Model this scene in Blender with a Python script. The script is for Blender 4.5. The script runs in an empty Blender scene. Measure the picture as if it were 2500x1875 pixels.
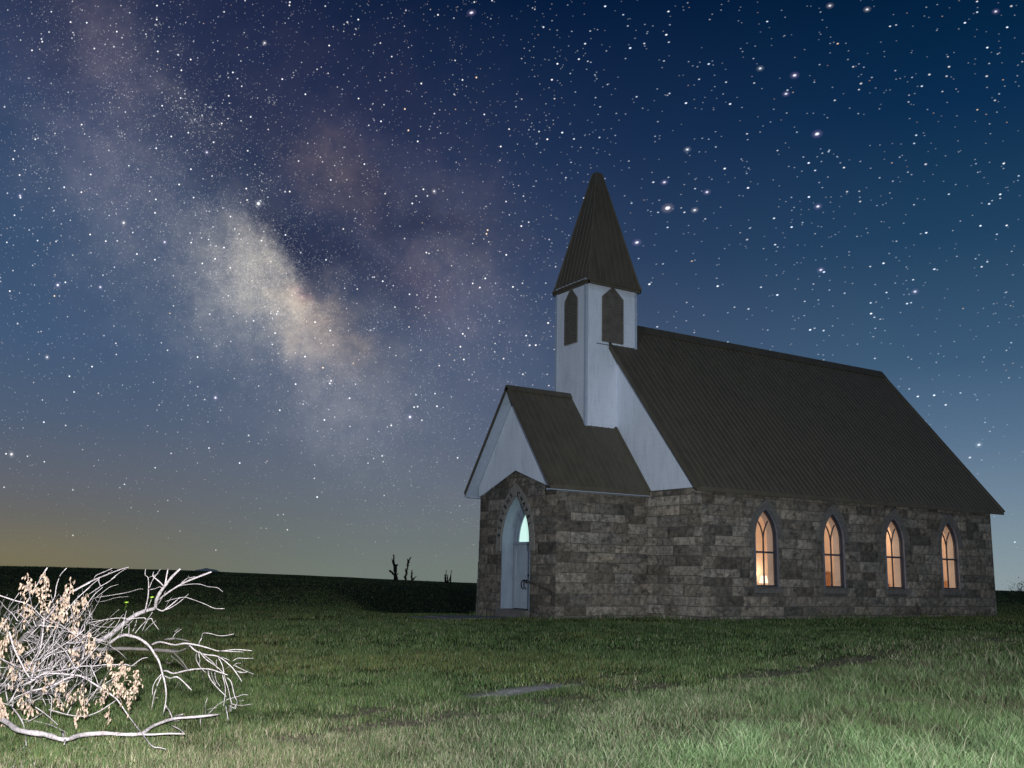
import bpy, bmesh, math, random
import numpy as np
from mathutils import Vector, Matrix
from mathutils.geometry import tessellate_polygon

random.seed(7); rng = np.random.default_rng(11)
scene = bpy.context.scene
COL = scene.collection
FPX = 2422.53
CAM = np.array([25.5908, -19.5261, 1.215])

# ------------------------------------------------------------------ camera
def cam_basis(yaw=1.0119, pitch=0.1873, roll=0.0206):
    cy, sy, cp, sp = math.cos(yaw), math.sin(yaw), math.cos(pitch), math.sin(pitch)
    f0 = np.array([-sy, cy, 0]); R = np.array([cy, sy, 0]); U0 = np.array([0, 0, 1.])
    F = f0 * cp + U0 * sp; U = U0 * cp - f0 * sp
    c, s = math.cos(roll), math.sin(roll)
    return c * R + s * U, -s * R + c * U, F
AX, AY, AF = cam_basis()
cd = bpy.data.cameras.new('camera'); cam = bpy.data.objects.new('camera', cd); COL.objects.link(cam)
m = Matrix(((AX[0], AY[0], -AF[0], CAM[0]), (AX[1], AY[1], -AF[1], CAM[1]), (AX[2], AY[2], -AF[2], CAM[2]), (0, 0, 0, 1)))
cam.matrix_world = m
cd.sensor_width = 36; cd.lens = FPX / 2500 * 36; cd.clip_end = 9000; cd.clip_start = 0.1
scene.camera = cam
def ray(px, py): return AF + AX * (px - 1250) / FPX - AY * (py - 937.5) / FPX
def at_depth(px, py, d): return CAM + ray(px, py) * d
def project(P):
    d = np.asarray(P) - CAM
    z = d @ AF
    return 1250 + FPX * (d @ AX) / z, 937.5 - FPX * (d @ AY) / z, z

# ------------------------------------------------------------------ helpers
def lin(r, g, b):
    f = lambda c: (c / 255 / 12.92) if c / 255 <= .04045 else ((c / 255 + .055) / 1.055) ** 2.4
    return (f(r), f(g), f(b), 1)
class MB:
    def __init__(s): s.v = []; s.f = []; s.m = []; s.c = []
    def add(s, vs, fs, mi=0, col=None):
        o = len(s.v); s.v += [tuple(map(float, p)) for p in vs]
        for f in fs: s.f.append(tuple(i + o for i in f)); s.m.append(mi); s.c.append(col if col is not None else (.5, .5, .5))
    def box(s, a, b, mi=0, col=None):
        (x0, y0, z0), (x1, y1, z1) = a, b
        vs = [(x0,y0,z0),(x1,y0,z0),(x1,y1,z0),(x0,y1,z0),(x0,y0,z1),(x1,y0,z1),(x1,y1,z1),(x0,y1,z1)]
        s.add(vs, [(0,3,2,1),(4,5,6,7),(0,1,5,4),(1,2,6,5),(2,3,7,6),(3,0,4,7)], mi, col)
    def hexa(s, lo, hi, mi=0, col=None):
        s.add(list(lo) + list(hi), [(3,2,1,0),(4,5,6,7),(0,1,5,4),(1,2,6,5),(2,3,7,6),(3,0,4,7)], mi, col)
    def prism(s, pts, off, mi=0, col=None):
        """closed polygon pts (3d) extruded by vector off"""
        n = len(pts); off = np.array(off)
        tr = tessellate_polygon([[Vector(p) for p in pts]])
        a = [np.array(p, float) for p in pts]; b = [p + off for p in a]
        fs = [t for t in tr] + [tuple(n + i for i in reversed(t)) for t in tr]
        fs += [(i, (i + 1) % n, n + (i + 1) % n, n + i) for i in range(n)]
        s.add(a + b, fs, mi, col)
    def tube(s, pts, rad, n=6, mi=0, col=None, cap=True):
        pts = [np.array(p, float) for p in pts]; rings = []
        ref = np.array([0.31, 0.2, 0.93])
        for i, p in enumerate(pts):
            t = pts[min(i + 1, len(pts) - 1)] - pts[max(i - 1, 0)]
            t = t / (np.linalg.norm(t) + 1e-9)
            a = np.cross(t, ref)
            if np.linalg.norm(a) < .1: a = np.cross(t, np.array([1., 0, 0]))
            a /= np.linalg.norm(a); b = np.cross(t, a)
            r = rad[i] if hasattr(rad, '__len__') else rad
            rings += [p + r * (math.cos(2 * math.pi * k / n) * a + math.sin(2 * math.pi * k / n) * b) for k in range(n)]
        fs = []
        for i in range(len(pts) - 1):
            for k in range(n):
                fs.append((i * n + k, i * n + (k + 1) % n, (i + 1) * n + (k + 1) % n, (i + 1) * n + k))
        if cap:
            fs.append(tuple(reversed(range(n)))); fs.append(tuple((len(pts) - 1) * n + k for k in range(n)))
        s.add(rings, fs, mi, col)
    def build(s, name, mats, parent=None, smooth=False, fix=True):
        me = bpy.data.meshes.new(name); me.from_pydata(s.v, [], s.f)
        for m_ in (mats if isinstance(mats, (list, tuple)) else [mats]): me.materials.append(m_)
        me.polygons.foreach_set('material_index', s.m)
        at = me.attributes.new('tint', 'FLOAT_COLOR', 'FACE')
        at.data.foreach_set('color', np.array([(c[0], c[1], c[2], 1) for c in s.c], np.float32).ravel())
        if smooth: me.polygons.foreach_set('use_smooth', [True] * len(s.f))
        me.update()
        if fix:
            bm = bmesh.new(); bm.from_mesh(me); bmesh.ops.recalc_face_normals(bm, faces=bm.faces); bm.to_mesh(me); bm.free()
        o = bpy.data.objects.new(name, me); COL.objects.link(o)
        if parent is not None: o.parent = parent
        return o
def thing(name, label, cat, loc=(0, 0, 0), group=None):
    o = bpy.data.objects.new(name, None); COL.objects.link(o); o.location = loc; o.empty_display_size = .3
    o['label'] = label; o['category'] = cat
    if group: o['group'] = group
    return o
def tag(o, label, cat, group=None):
    o['label'] = label; o['category'] = cat
    if group: o['group'] = group
    return o
def catmull(P, n=4):
    P = [np.array(p, float) for p in P]
    if len(P) < 3: return [P[0] + (P[-1] - P[0]) * i / n for i in range(n + 1)]
    out = []; Q = [2 * P[0] - P[1]] + P + [2 * P[-1] - P[-2]]
    for i in range(1, len(Q) - 2):
        for k in range(n):
            t = k / n
            out.append(.5 * (2 * Q[i] + (Q[i+1] - Q[i-1]) * t + (2*Q[i-1] - 5*Q[i] + 4*Q[i+1] - Q[i+2]) * t*t + (3*Q[i] - Q[i-1] - 3*Q[i+1] + Q[i+2]) * t**3))
    out.append(P[-1]); return out

# value noise for layout work
def vnoise(x, y, seed=0):
    xi = np.floor(x).astype(np.int64); yi = np.floor(y).astype(np.int64); fx = x - xi; fy = y - yi
    fx = fx * fx * (3 - 2 * fx); fy = fy * fy * (3 - 2 * fy)
    def h(a, b):
        n = (a * 374761393 + b * 668265263 + seed * 982451653) & 0x7fffffff
        n = ((n ^ (n >> 13)) * 1274126177) & 0x7fffffff
        return ((n ^ (n >> 16)) & 0xffff) / 65535.0
    return (h(xi, yi) * (1 - fx) + h(xi + 1, yi) * fx) * (1 - fy) + (h(xi, yi + 1) * (1 - fx) + h(xi + 1, yi + 1) * fx) * fy
def fbm(x, y, seed=0, o=4):
    t = 0; a = .5; s = 0
    for k in range(o): t = t + a * vnoise(x * 2 ** k, y * 2 ** k, seed + k); s += a; a *= .5
    return t / s
def sstep(a, b, x):
    t = np.clip((x - a) / (b - a), 0, 1); return t * t * (3 - 2 * t)

# ------------------------------------------------------------------ materials
def new_mat(name):
    m_ = bpy.data.materials.new(name); m_.use_nodes = True; nt = m_.node_tree
    return m_, nt, nt.nodes['Principled BSDF'], nt.nodes, nt.links
def tex_coord(nt, scale, kind='Object'):
    tc = nt.nodes.new('ShaderNodeTexCoord'); mp = nt.nodes.new('ShaderNodeMapping'); mp.inputs['Scale'].default_value = scale
    nt.links.new(tc.outputs[kind], mp.inputs['Vector']); return mp.outputs[0]
def noise(nt, vec, scale, detail=4, rough=.6):
    n = nt.nodes.new('ShaderNodeTexNoise'); n.inputs['Scale'].default_value = scale; n.inputs['Detail'].default_value = detail; n.inputs['Roughness'].default_value = rough
    nt.links.new(vec, n.inputs['Vector']); return n.outputs['Fac']
def ramp(nt, fac, stops):
    r = nt.nodes.new('ShaderNodeValToRGB'); el = r.color_ramp.elements
    while len(el) < len(stops): el.new(.5)
    for e, (p, c) in zip(el, stops): e.position = p; e.color = c if len(c) == 4 else (*c, 1)
    nt.links.new(fac, r.inputs[0]); return r.outputs[0]
def mix(nt, a, b, fac, mode='MIX'):
    n = nt.nodes.new('ShaderNodeMix'); n.data_type = 'RGBA'; n.blend_type = mode; n.clamp_factor = True
    for sock, val in ((n.inputs[0], fac), (n.inputs[6], a), (n.inputs[7], b)):
        if isinstance(val, (int, float)): sock.default_value = val
        elif isinstance(val, tuple): sock.default_value = val if len(val) == 4 else (*val, 1)
        else: nt.links.new(val, sock)
    return n.outputs[2]
def bump(nt, bsdf, h, strength, dist=.02):
    b = nt.nodes.new('ShaderNodeBump'); b.inputs['Strength'].default_value = strength; b.inputs['Distance'].default_value = dist
    nt.links.new(h, b.inputs['Height']); nt.links.new(b.outputs[0], bsdf.inputs['Normal'])
def simple(name, col, rough=.6, var=.25, scale=6, metal=0, bmp=.15, stretch=(1, 1, 1), dirt=None):
    m_, nt, b, N, L = new_mat(name); v = tex_coord(nt, stretch)
    n1 = noise(nt, v, scale, 6, .65)
    lo = tuple(c * (1 - var) for c in col[:3]); hi = tuple(min(1, c * (1 + var)) for c in col[:3])
    c = ramp(nt, n1, [(.3, lo), (.7, hi)])
    if dirt:
        n3 = noise(nt, v, dirt[1], 5, .7); c = mix(nt, c, dirt[0], ramp(nt, n3, [(dirt[2], (0, 0, 0)), (dirt[2] + .18, (dirt[3],) * 3)]))
    L.new(c, b.inputs['Base Color']); b.inputs['Roughness'].default_value = rough; b.inputs['Metallic'].default_value = metal
    if bmp: bump(nt, b, noise(nt, v, scale * 5, 4, .7), bmp)
    return m_

def stone_material():
    m_, nt, b, N, L = new_mat('rock_faced_stone')
    v = tex_coord(nt, (1, 1, 1))
    at = N.new('ShaderNodeAttribute'); at.attribute_name = 'tint'
    n1 = noise(nt, v, 7, 8, .72); n2 = noise(nt, v, 1.3, 5, .6); n3 = noise(nt, v, 26, 5, .75)
    c = mix(nt, at.outputs['Color'], ramp(nt, n1, [(.28, (.22, .21, .20)), (.5, (.85, .84, .83)), (.72, (1.5, 1.44, 1.34))]), 1.0, 'MULTIPLY')
    c = mix(nt, c, ramp(nt, n3, [(.3, (.55, .55, .55)), (.65, (1.2, 1.2, 1.2))]), .8, 'MULTIPLY')
    # lichen and soot stains with their own outline
    v2 = tex_coord(nt, (1, 1, 1.9)); n4 = noise(nt, v2, 2.6, 7, .72)
    c = mix(nt, c, (.035, .034, .034), ramp(nt, n4, [(.52, (0, 0, 0)), (.64, (.78,) * 3)]))
    n5 = noise(nt, v2, 1.1, 6, .7)
    c = mix(nt, c, (.10, .075, .05), ramp(nt, n5, [(.52, (0, 0, 0)), (.7, (.35,) * 3)]))
    L.new(c, b.inputs['Base Color']); b.inputs['Roughness'].default_value = .93; b.inputs['Specular IOR Level'].default_value = .2
    bump(nt, b, n3, .8, .03)
    return m_
M = {}
M['stone'] = stone_material()
M['mortar'] = simple('weathered_mortar', (.085, .075, .065), .95, .4, 9, bmp=.4)
M['plaster'] = simple('interior_plaster', (.72, .575, .46), .85, .16, 1.1, bmp=.05)
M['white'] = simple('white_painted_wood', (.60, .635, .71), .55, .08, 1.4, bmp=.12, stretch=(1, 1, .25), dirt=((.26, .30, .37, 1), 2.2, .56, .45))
def siding(m_):
    nt = m_.node_tree; b = nt.nodes['Principled BSDF']; v = tex_coord(nt, (1, 1, 1)); w = nt.nodes.new('ShaderNodeTexWave'); w.wave_type = 'BANDS'; w.bands_direction = 'Z'; w.wave_profile = 'SAW'; w.inputs['Scale'].default_value = 2.1; w.inputs['Distortion'].default_value = .15
    nt.links.new(v, w.inputs['Vector']); src = b.inputs['Base Color'].links[0].from_socket
    n = noise(nt, tex_coord(nt, (3, 3, .5)), 3.5, 6, .7); n2 = noise(nt, v, 14, 4, .7)
    c = mix(nt, src, ramp(nt, w.outputs['Fac'], [(.0, (.80, .81, .84)), (.1, (1, 1, 1))]), .55, 'MULTIPLY'); c = mix(nt, c, ramp(nt, n, [(.30, (.74, .76, .80)), (.5, (1.08, 1.08, 1.08))]), .5, 'MULTIPLY'); c = mix(nt, c, ramp(nt, n2, [(.25, (.7, .7, .72)), (.42, (1, 1, 1))]), .6, 'MULTIPLY')
    nt.links.new(c, b.inputs['Base Color'])
siding(M['white'])
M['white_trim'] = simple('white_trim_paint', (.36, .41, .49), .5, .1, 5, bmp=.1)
M['roof'] = simple('brown_metal_roofing', (.082, .068, .047), .62, .22, 3, metal=.0, bmp=.05, stretch=(1, 1, .35), dirt=((.105, .082, .055, 1), 1.3, .5, .7))
M['rib'] = simple('brown_metal_seam', (.098, .082, .058), .6, .2, 5, bmp=.05)
M['dark_wood'] = simple('dark_brown_louvre', (.13, .115, .095), .6, .3, 5)
M['sash'] = simple('dark_sash_paint', (.035, .04, .055), .5, .2, 8)
M['casing'] = simple('shaded_casing_paint', (.12, .135, .165), .55, .2, 5)  # white casing; the shade on it is put into this grey-blue
M['trim_stone'] = simple('dressed_stone', (.115, .105, .096), .9, .35, 9, bmp=.4, dirt=((.05, .05, .05, 1), 4, .55, .6))
M['door'] = simple('painted_door', (.30, .34, .39), .5, .12, 3, bmp=.1, stretch=(1, 1, .2), dirt=((.12, .14, .16, 1), 3, .55, .6))
M['frame_paint'] = simple('door_frame_paint', (.23, .27, .325), .55, .15, 4, bmp=.15, stretch=(1, 1, .3), dirt=((.09, .11, .14, 1), 3, .52, .6))
M['iron'] = simple('black_iron', (.012, .012, .013), .45, .2, 8, metal=.6)
M['rust'] = simple('dull_brown_pipe', (.085, .075, .066), .5, .3, 8, metal=.3)
M['concrete'] = simple('concrete', (.12, .122, .128), .9, .3, 3, bmp=.3)
M['wood'] = simple('varnished_oak', (.42, .19, .05), .4, .25, 4, stretch=(4, 1, 1))
M['floor'] = simple('wood_floor', (.25, .14, .07), .5, .2, 4)
M['curtain'] = simple('amber_curtain', (.72, .38, .08), .8, .2, 5, stretch=(6, 6, .3))
M['letter'] = simple('black_lettering', (.012, .011, .011), .6, .2, 8)
def glass_mat():
    m_, nt, b, N, L = new_mat('window_glass'); N.remove(b); o = N['Material Output']
    t = N.new('ShaderNodeBsdfTransparent'); t.inputs[0].default_value = (.93, .93, .92, 1)
    g = N.new('ShaderNodeBsdfGlossy'); g.inputs['Roughness'].default_value = .03
    x = N.new('ShaderNodeMixShader'); x.inputs[0].default_value = .035; L.new(t.outputs[0], x.inputs[1]); L.new(g.outputs[0], x.inputs[2]); L.new(x.outputs[0], o.inputs[0])
    return m_
M['glass'] = glass_mat()
def lit(name, col, s):
    m_, nt, b, N, L = new_mat(name); b.inputs['Base Color'].default_value = (.5, .5, .5, 1)
    b.inputs['Emission Color'].default_value = (*col, 1); b.inputs['Emission Strength'].default_value = s; return m_
M['transom'] = lit('lit_frosted_glass', (.47, .72, .64), 1.1)
M['bulb'] = lit('lamp_glow', (1, .72, .42), 6)

# ------------------------------------------------------------------ world: night sky
def build_world():
    w = bpy.data.worlds.new('World'); scene.world = w; w.use_nodes = True
    nt = w.node_tree; N, L = nt.nodes, nt.links
    for n in list(N): N.remove(n)
    out = N.new('ShaderNodeOutputWorld'); bg = N.new('ShaderNodeBackground'); L.new(bg.outputs[0], out.inputs[0])
    def setin(sock, v):
        if isinstance(v, (int, float)): sock.default_value = v if sock.type == 'VALUE' else (v,) * 3
        elif isinstance(v, (tuple, list)): sock.default_value = tuple(v)[:len(sock.default_value)] if len(v) >= len(sock.default_value) else (*v, 1)
        else: L.new(v, sock)
    def ma(op, a, b=None, c=None, clamp=False):
        n = N.new('ShaderNodeMath'); n.operation = op; n.use_clamp = clamp
        for i, v in enumerate((a, b, c)):
            if v is not None: setin(n.inputs[i], v)
        return n.outputs[0]
    seq = [None]      # every term is chained to the one before it, so few values are live at a time
    def chain(v):
        return v if seq[0] is None else vm('MULTIPLY_ADD', seq[0], (1e-9, 1e-9, 1e-9), v)
    def vm(op, a, b=None, c=None, scale=None):
        n = N.new('ShaderNodeVectorMath'); n.operation = op; setin(n.inputs[0], a)
        if b is not None: setin(n.inputs[1], b)
        if c is not None: setin(n.inputs[2], c)
        if scale is not None: setin(n.inputs[3], scale)
        return n.outputs['Value'] if op in ('DOT_PRODUCT', 'LENGTH', 'DISTANCE') else n.outputs[0]
    tc = N.new('ShaderNodeTexCoord'); d = tc.outputs['Generated']
    # celestial tangent-plane coordinates about a fixed direction of the sky (units: 1/100 of the plate)
    fz = ma('MAXIMUM', vm('DOT_PRODUCT', d, tuple(AF)), .12)
    k = FPX / 100
    X = ma('ADD', ma('MULTIPLY', ma('DIVIDE', vm('DOT_PRODUCT', d, tuple(AX)), fz), k), 12.5)
    Y = ma('SUBTRACT', 9.375, ma('MULTIPLY', ma('DIVIDE', vm('DOT_PRODUCT', d, tuple(AY)), fz), k))
    def comb(x, y, z=0.):
        n = N.new('ShaderNodeCombineXYZ'); setin(n.inputs[0], x); setin(n.inputs[1], y); setin(n.inputs[2], z); return n.outputs[0]
    P = comb(X, Y)
    sep = N.new('ShaderNodeSeparateXYZ'); L.new(d, sep.inputs[0]); el = sep.outputs['Z']
    def cramp(fac, stops):
        r = N.new('ShaderNodeValToRGB'); e = r.color_ramp.elements
        while len(e) < len(stops): e.new(.5)
        for q, (p, c) in zip(e, stops): q.position = p; q.color = lin(*c)
        L.new(fac, r.inputs[0]); return r.outputs[0]
    def frange(x, a, b):
        n = N.new('ShaderNodeMapRange'); n.interpolation_type = 'SMOOTHSTEP'; setin(n.inputs[0], x); n.inputs[1].default_value = a; n.inputs[2].default_value = b; return n.outputs[0]
    def cmix(a, b, f, mode='MIX'):
        n = N.new('ShaderNodeMix'); n.data_type = 'RGBA'; n.blend_type = mode; n.clamp_factor = False
        setin(n.inputs[0], f); setin(n.inputs[6], a); setin(n.inputs[7], b); return n.outputs[2]
    elm = ma('MULTIPLY', el, 1.6)   # 0..0.62 -> 0..1
    E_ = lambda z: z * 1.6
    left = cramp(elm, [(0, (110, 106, 88)), (E_(.03), (105, 104, 97)), (E_(.075), (97, 102, 112)), (E_(.13), (81, 96, 118)), (E_(.2), (67, 90, 121)), (E_(.31), (53, 78, 111)), (E_(.42), (43, 61, 95)), (E_(.53), (31, 41, 72))])
    cen = cramp(elm, [(0, (112, 122, 116)), (E_(.03), (107, 116, 117)), (E_(.08), (97, 107, 121)), (E_(.13), (86, 99, 121)), (E_(.2), (69, 86, 114)), (E_(.31), (43, 63, 96)), (E_(.42), (24, 45, 79)), (E_(.53), (6, 28, 60))])
    rig = cramp(elm, [(0, (138, 153, 158)), (E_(.03), (128, 147, 157)), (E_(.08), (110, 132, 152)), (E_(.13), (88, 114, 141)), (E_(.2), (60, 91, 120)), (E_(.31), (33, 66, 97)), (E_(.42), (11, 45, 79)), (E_(.53), (0, 28, 58))])
    base = cmix(left, cen, frange(X, 0, 10)); base = cmix(base, rig, frange(X, 13, 24))
    # turbulence for the Milky Way
    def nz(scale, det=5, ro=.6, off=0.):
        n = N.new('ShaderNodeTexNoise'); n.inputs['Scale'].default_value = scale; n.inputs['Detail'].default_value = det; n.inputs['Roughness'].default_value = ro
        L.new(vm('ADD', P, (off, off * .7, off * 1.3)), n.inputs['Vector']); return n
    wn = nz(.6, 6, .66, 3.3)
    warp = vm('SCALE', vm('SUBTRACT', wn.outputs['Color'], (.5, .5, .5)), scale=2.6)
    wsep = vm('MULTIPLY', warp, (1, 1, 0))
    PW = vm('ADD', P, wsep)
    fine = nz(1.5, 8, .76, 9.1).outputs['Fac']; mid = nz(.55, 5, .6, 5.7).outputs['Fac']
    def blob(cx, cy, sa, sb, ang, src=None):
        """elliptical gaussian, px centre and sigmas"""
        a = math.radians(ang); c, s = math.cos(a), math.sin(a)
        q = vm('SUBTRACT', chain(src if src is not None else PW), (cx / 100, cy / 100, 0))
        u = vm('DOT_PRODUCT', q, (c / (sa / 100), s / (sa / 100), 0)); v = vm('DOT_PRODUCT', q, (-s / (sb / 100), c / (sb / 100), 0))
        r2 = ma('ADD', ma('MULTIPLY', u, u), ma('MULTIPLY', v, v))
        seq[0] = ma('POWER', 2.71828, ma('MULTIPLY', r2, -.5)); return seq[0]
    glow = None; mwmask = None
    def addc(acc, col, w_):
        t = vm('SCALE', col, scale=w_)
        seq[0] = t if acc is None else vm('ADD', acc, t); return seq[0]
    bl = [  # cx, cy, sa, sb, ang, colour
        (600, 660, 400, 180, 47, (.026, .024, .020)), (440, 640, 260, 120, 40, (.026, .023, .020)),
        (725, 735, 110, 46, 42, (.175, .140, .085)), (650, 680, 115, 70, 48, (.075, .068, .050)),
        (785, 775, 70, 42, 45, (.11, .072, .045)), (585, 735, 100, 95, 40, (.06, .057, .047)),
        (760, 712, 30, 18, 35, (.10, .03, .04)), (455, 262, 75, 30, 40, (.045, .042, .042)), (265, 120, 120, 55, 55, (.045, .034, .034)),
        (800, 430, 95, 45, 42, (.042, .027, .018)), (1110, 590, 110, 75, 20, (.045, .036, .030)),
        (1160, 790, 110, 70, 20, (.030, .024, .026)), (860, 960, 110, 100, 40, (.040, .038, .036)), (740, 850, 90, 45, 60, (.045, .034, .024)),
        (900, 780, 300, 170, 60, (.014, .011, .011)), (960, 480, 280, 190, 20, (.011, .007, .008)), (700, 230, 280, 170, 30, (.009, .006, .009)), (850, 420, 110, 60, 40, (.022, .014, .008)),
        (180, 300, 200, 100, 60, (.018, .014, .018)), (1020, 680, 60, 40, 40, (.03, .014, .012)), (300, 420, 130, 100, 50, (.016, .013, .014))]
    for cx, cy, sa, sb, ang, c in bl: glow = addc(glow, c, blob(cx, cy, sa, sb, ang))
    tex = ma('ADD', ma('MULTIPLY', fine, 2.6), ma('MULTIPLY', mid, 1.2)); tex = ma('MAXIMUM', ma('SUBTRACT', tex, .8), .1)
    glow = vm('SCALE', glow, scale=ma('MULTIPLY', tex, 1.15))
    dust = None
    for cx, cy, sa, sb, ang, a in [(815, 610, 140, 50, 45, 0.46), (1060, 545, 120, 42, 8, 0.46), (930, 490, 90, 45, 40, 0.25), (690, 380, 190, 80, 40, 0.31), (480, 330, 120, 55, 50, 0.25), (830, 790, 130, 45, 55, 0.28), (800, 120, 260, 110, 20, 0.22), (980, 700, 90, 60, 30, 0.19),
                                   (150, 90, 80, 60, 70, 0.28), (720, 590, 80, 30, 42, 0.31), (560, 180, 150, 90, 40, 0.22), (930, 270, 150, 60, 30, 0.22)]:
        t = ma('MULTIPLY', blob(cx, cy, sa, sb, ang), a); dust = t if dust is None else ma('ADD', dust, t); seq[0] = dust
    keep = ma('SUBTRACT', 1., ma('MULTIPLY', dust, ma('ADD', .55, mid)), clamp=True)
    dusty = ma('SUBTRACT', 1., keep); navy = lin(30, 38, 68)[:3]
    sky = vm('ADD', vm('SCALE', base, scale=keep), vm('SCALE', navy, scale=dusty))
    sky = vm('ADD', sky, vm('SCALE', glow, scale=ma('SUBTRACT', 1., ma('MULTIPLY', dusty, 1.15), clamp=True)))
    # city glow on the low left horizon
    sky = vm('ADD', sky, vm('SCALE', (.030, .021, .002), scale=blob(20, 1345, 240, 50, 0, P)))
    grain = nz(22, 1, .5, 2.2).outputs['Fac']
    sky = vm('SCALE', sky, scale=ma('ADD', .93, ma('MULTIPLY', grain, .14)))
    L.new(sky, bg.inputs['Color']); bg.inputs['Strength'].default_value = 1.0
    w.cycles.sampling_method = 'MANUAL'; w.cycles.sample_map_resolution = 256
build_world()

def build_stars():
    """the stars: thousands of tiny emitters on a shell 7 km out, thicker along the Milky Way"""
    def g(x, y, cx, cy, sa, sb, ang=0):
        a = math.radians(ang); u = ((x - cx) * math.cos(a) + (y - cy) * math.sin(a)) / sa; v = (-(x - cx) * math.sin(a) + (y - cy) * math.cos(a)) / sb
        return np.exp(-.5 * (u * u + v * v))
    px, py, br, el_, col = [], [], [], [], []
    n = 60000; x = rng.uniform(-500, 3000, n); y = rng.uniform(-350, 1470, n)
    side = sstep(1150, 1600, x); low = sstep(700, 1350, y)
    clump = fbm(x / 60, y / 60, 91, 3)
    dens = (.34 * (1 - side) + .10 * side) * (1 - .45 * low) * (.35 + 1.3 * clump) + .42 * g(x, y, 560, 560, 480, 150, 47) + .5 * g(x, y, 640, 680, 150, 80, 42) + .12 * g(x, y, 1100, 700, 160, 160)
    dens *= 1 - .5 * g(x, y, 780, 560, 90, 50, 45)
    dens *= 1 - .7 * sstep(1120, 1400, y); k = rng.uniform(0, 1, n) < dens; x, y, side, low = x[k], y[k], side[k], low[k]; u = rng.uniform(.0015, 1, len(x))
    b = .135 * u ** -.66 * (1 - .35 * low) * (1 + .75 * side) * (1 - .3 * g(x, y, 600, 620, 300, 150, 47)); b = np.minimum(b, 2.2)
    px.append(x); py.append(y); br.append(b); el_.append(1 + .55 * side)
    for cx, cy, sx, sy, ang, m_ in [(440, 255, 34, 16, 35, 60), (492, 288, 42, 24, 35, 130), (631, 497, 9, 5, -20, 26), (297, 325, 7, 6, 0, 14), (386, 61, 6, 5, 0, 12), (805, 936, 9, 8, 0, 26), (910, 806, 6, 4, 0, 12), (665, 249, 8, 7, 0, 16), (633, 432, 16, 12, 40, 22), (382, 165, 8, 7, 0, 10), (560, 390, 14, 20, 0, 14), (110, 345, 26, 26, 0, 30), (85, 420, 26, 10, 10, 22), (270, 220, 26, 16, 20, 26), (640, 690, 60, 34, 42, 200), (1150, 800, 60, 40, 0, 40)]:
        a = math.radians(ang); p, q = rng.normal(0, sx, m_), rng.normal(0, sy, m_)
        px.append(cx + p * math.cos(a) - q * math.sin(a)); py.append(cy + p * math.sin(a) + q * math.cos(a)); br.append(np.minimum(.2 * rng.uniform(.02, 1, m_) ** -.5, 1.3)); el_.append(np.ones(m_))
    m_ = 16000; t = rng.normal(0, 1, m_); q = rng.normal(0, 1, m_); a = math.radians(47)
    pick = rng.uniform(0, 1, m_) < .35; X_ = np.where(pick, 640 + 130 * t * math.cos(a) - 60 * q * math.sin(a), 570 + 520 * t * math.cos(a) - 170 * q * math.sin(a)); Y_ = np.where(pick, 685 + 130 * t * math.sin(a) + 60 * q * math.cos(a), 560 + 520 * t * math.sin(a) + 170 * q * math.cos(a))
    kk = (fbm(X_ / 45, Y_ / 45, 17, 4) > .42) & (Y_ < 1300); px.append(X_[kk]); py.append(Y_[kk]); br.append(rng.uniform(.05, .22, kk.sum())); el_.append(np.ones(kk.sum()))
    px, py, br, el_ = map(np.concatenate, (px, py, br, el_)); n = len(px)
    side0 = sstep(1150, 1600, px); w = rng.uniform(0, 1, n); hue = np.stack([.86 + .14 * w, .93 + .0 * w, 1 - .12 * w], 1); og = rng.uniform(0, 1, n) < .03; hue = np.where((side0 > .5)[:, None], hue * np.array([.86, .95, 1.05]), hue); hue[og] = (1, .72, .45)
    R_ = (1.25 + 1.0 * np.sqrt(np.minimum(br, 1.8))); items = [(px, py, br[:, None] * hue, R_, el_)]
    W, V, O, Bl = (1, .95, .98), (.62, .5, 1.), (1, .62, .3), (.75, .88, 1)
    big = [(1995,327,7,V),(1940,184,6,V),(1919,229,5,V),(1630,508,8,(1,.8,.85)),(1555,592,6,V),(1622,445,5,V),(1696,513,5,W),(1726,469,5,V),(1997,504,5.5,V),(1856,167,5,Bl),(2117,23,5,W),(2026,14,5,W),(2102,204,4.5,Bl),(2269,182,4.5,W),(2317,163,4.5,W),(2311,186,4,W),(2409,186,4.5,V),(2431,28,5,V),(2469,15,4.5,W),(2260,401,4.5,O),(2068,468,4,W),(2083,163,4,Bl),(2100,492,4,Bl),(1824,585,4,W),(2038,245,4,Bl),(2429,245,4,W),(2004,659,5,V),(2234,712,5,V),(2390,1086,5,Bl),(2368,1117,4.5,W),(1678,365,5,Bl),(1151,31,6,V),(848,54,4.5,V),
           (141,696,6,V),(245,701,5,V),(43,790,4.5,W),(115,872,5,W),(526,971,5.5,V),(28,1109,6,W),(512,767,4.5,W),(661,765,4,W),(607,1063,4.5,W),(178,1196,4,Bl),(178,1307,4,W),(210,1353,3.5,W),(527,1343,3.5,W),(1001,1018,6,V),(1030,1026,4.5,V),(933,1113,4.5,V),(1060,467,5,W),(505,372,5,V),(302,544,5.5,(1,.9,.75)),(278,114,4.5,V),(402,591,5,V),(49,478,5,V),(646,105,5,W),(696,468,4.5,O),(11,261,4.5,Bl),(631,497,7,(.85,.88,1)),(805,936,4.5,V),(1018,720,4,W)]
    B = np.array([(q[0], q[1], q[2], *q[3]) for q in big]); e = np.where(B[:, 0] > 1150, 1.5, 1.)
    items.append((B[:, 0], B[:, 1], np.ones((len(B), 3)) * (.3 * B[:, 2:3] - .3), B[:, 2] * .66, e))
    h = B[:, 2] >= 5; items.append((B[h, 0], B[h, 1], B[h, 3:] * .17, B[h, 2] * 1.8, e[h] * .9))
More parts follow.
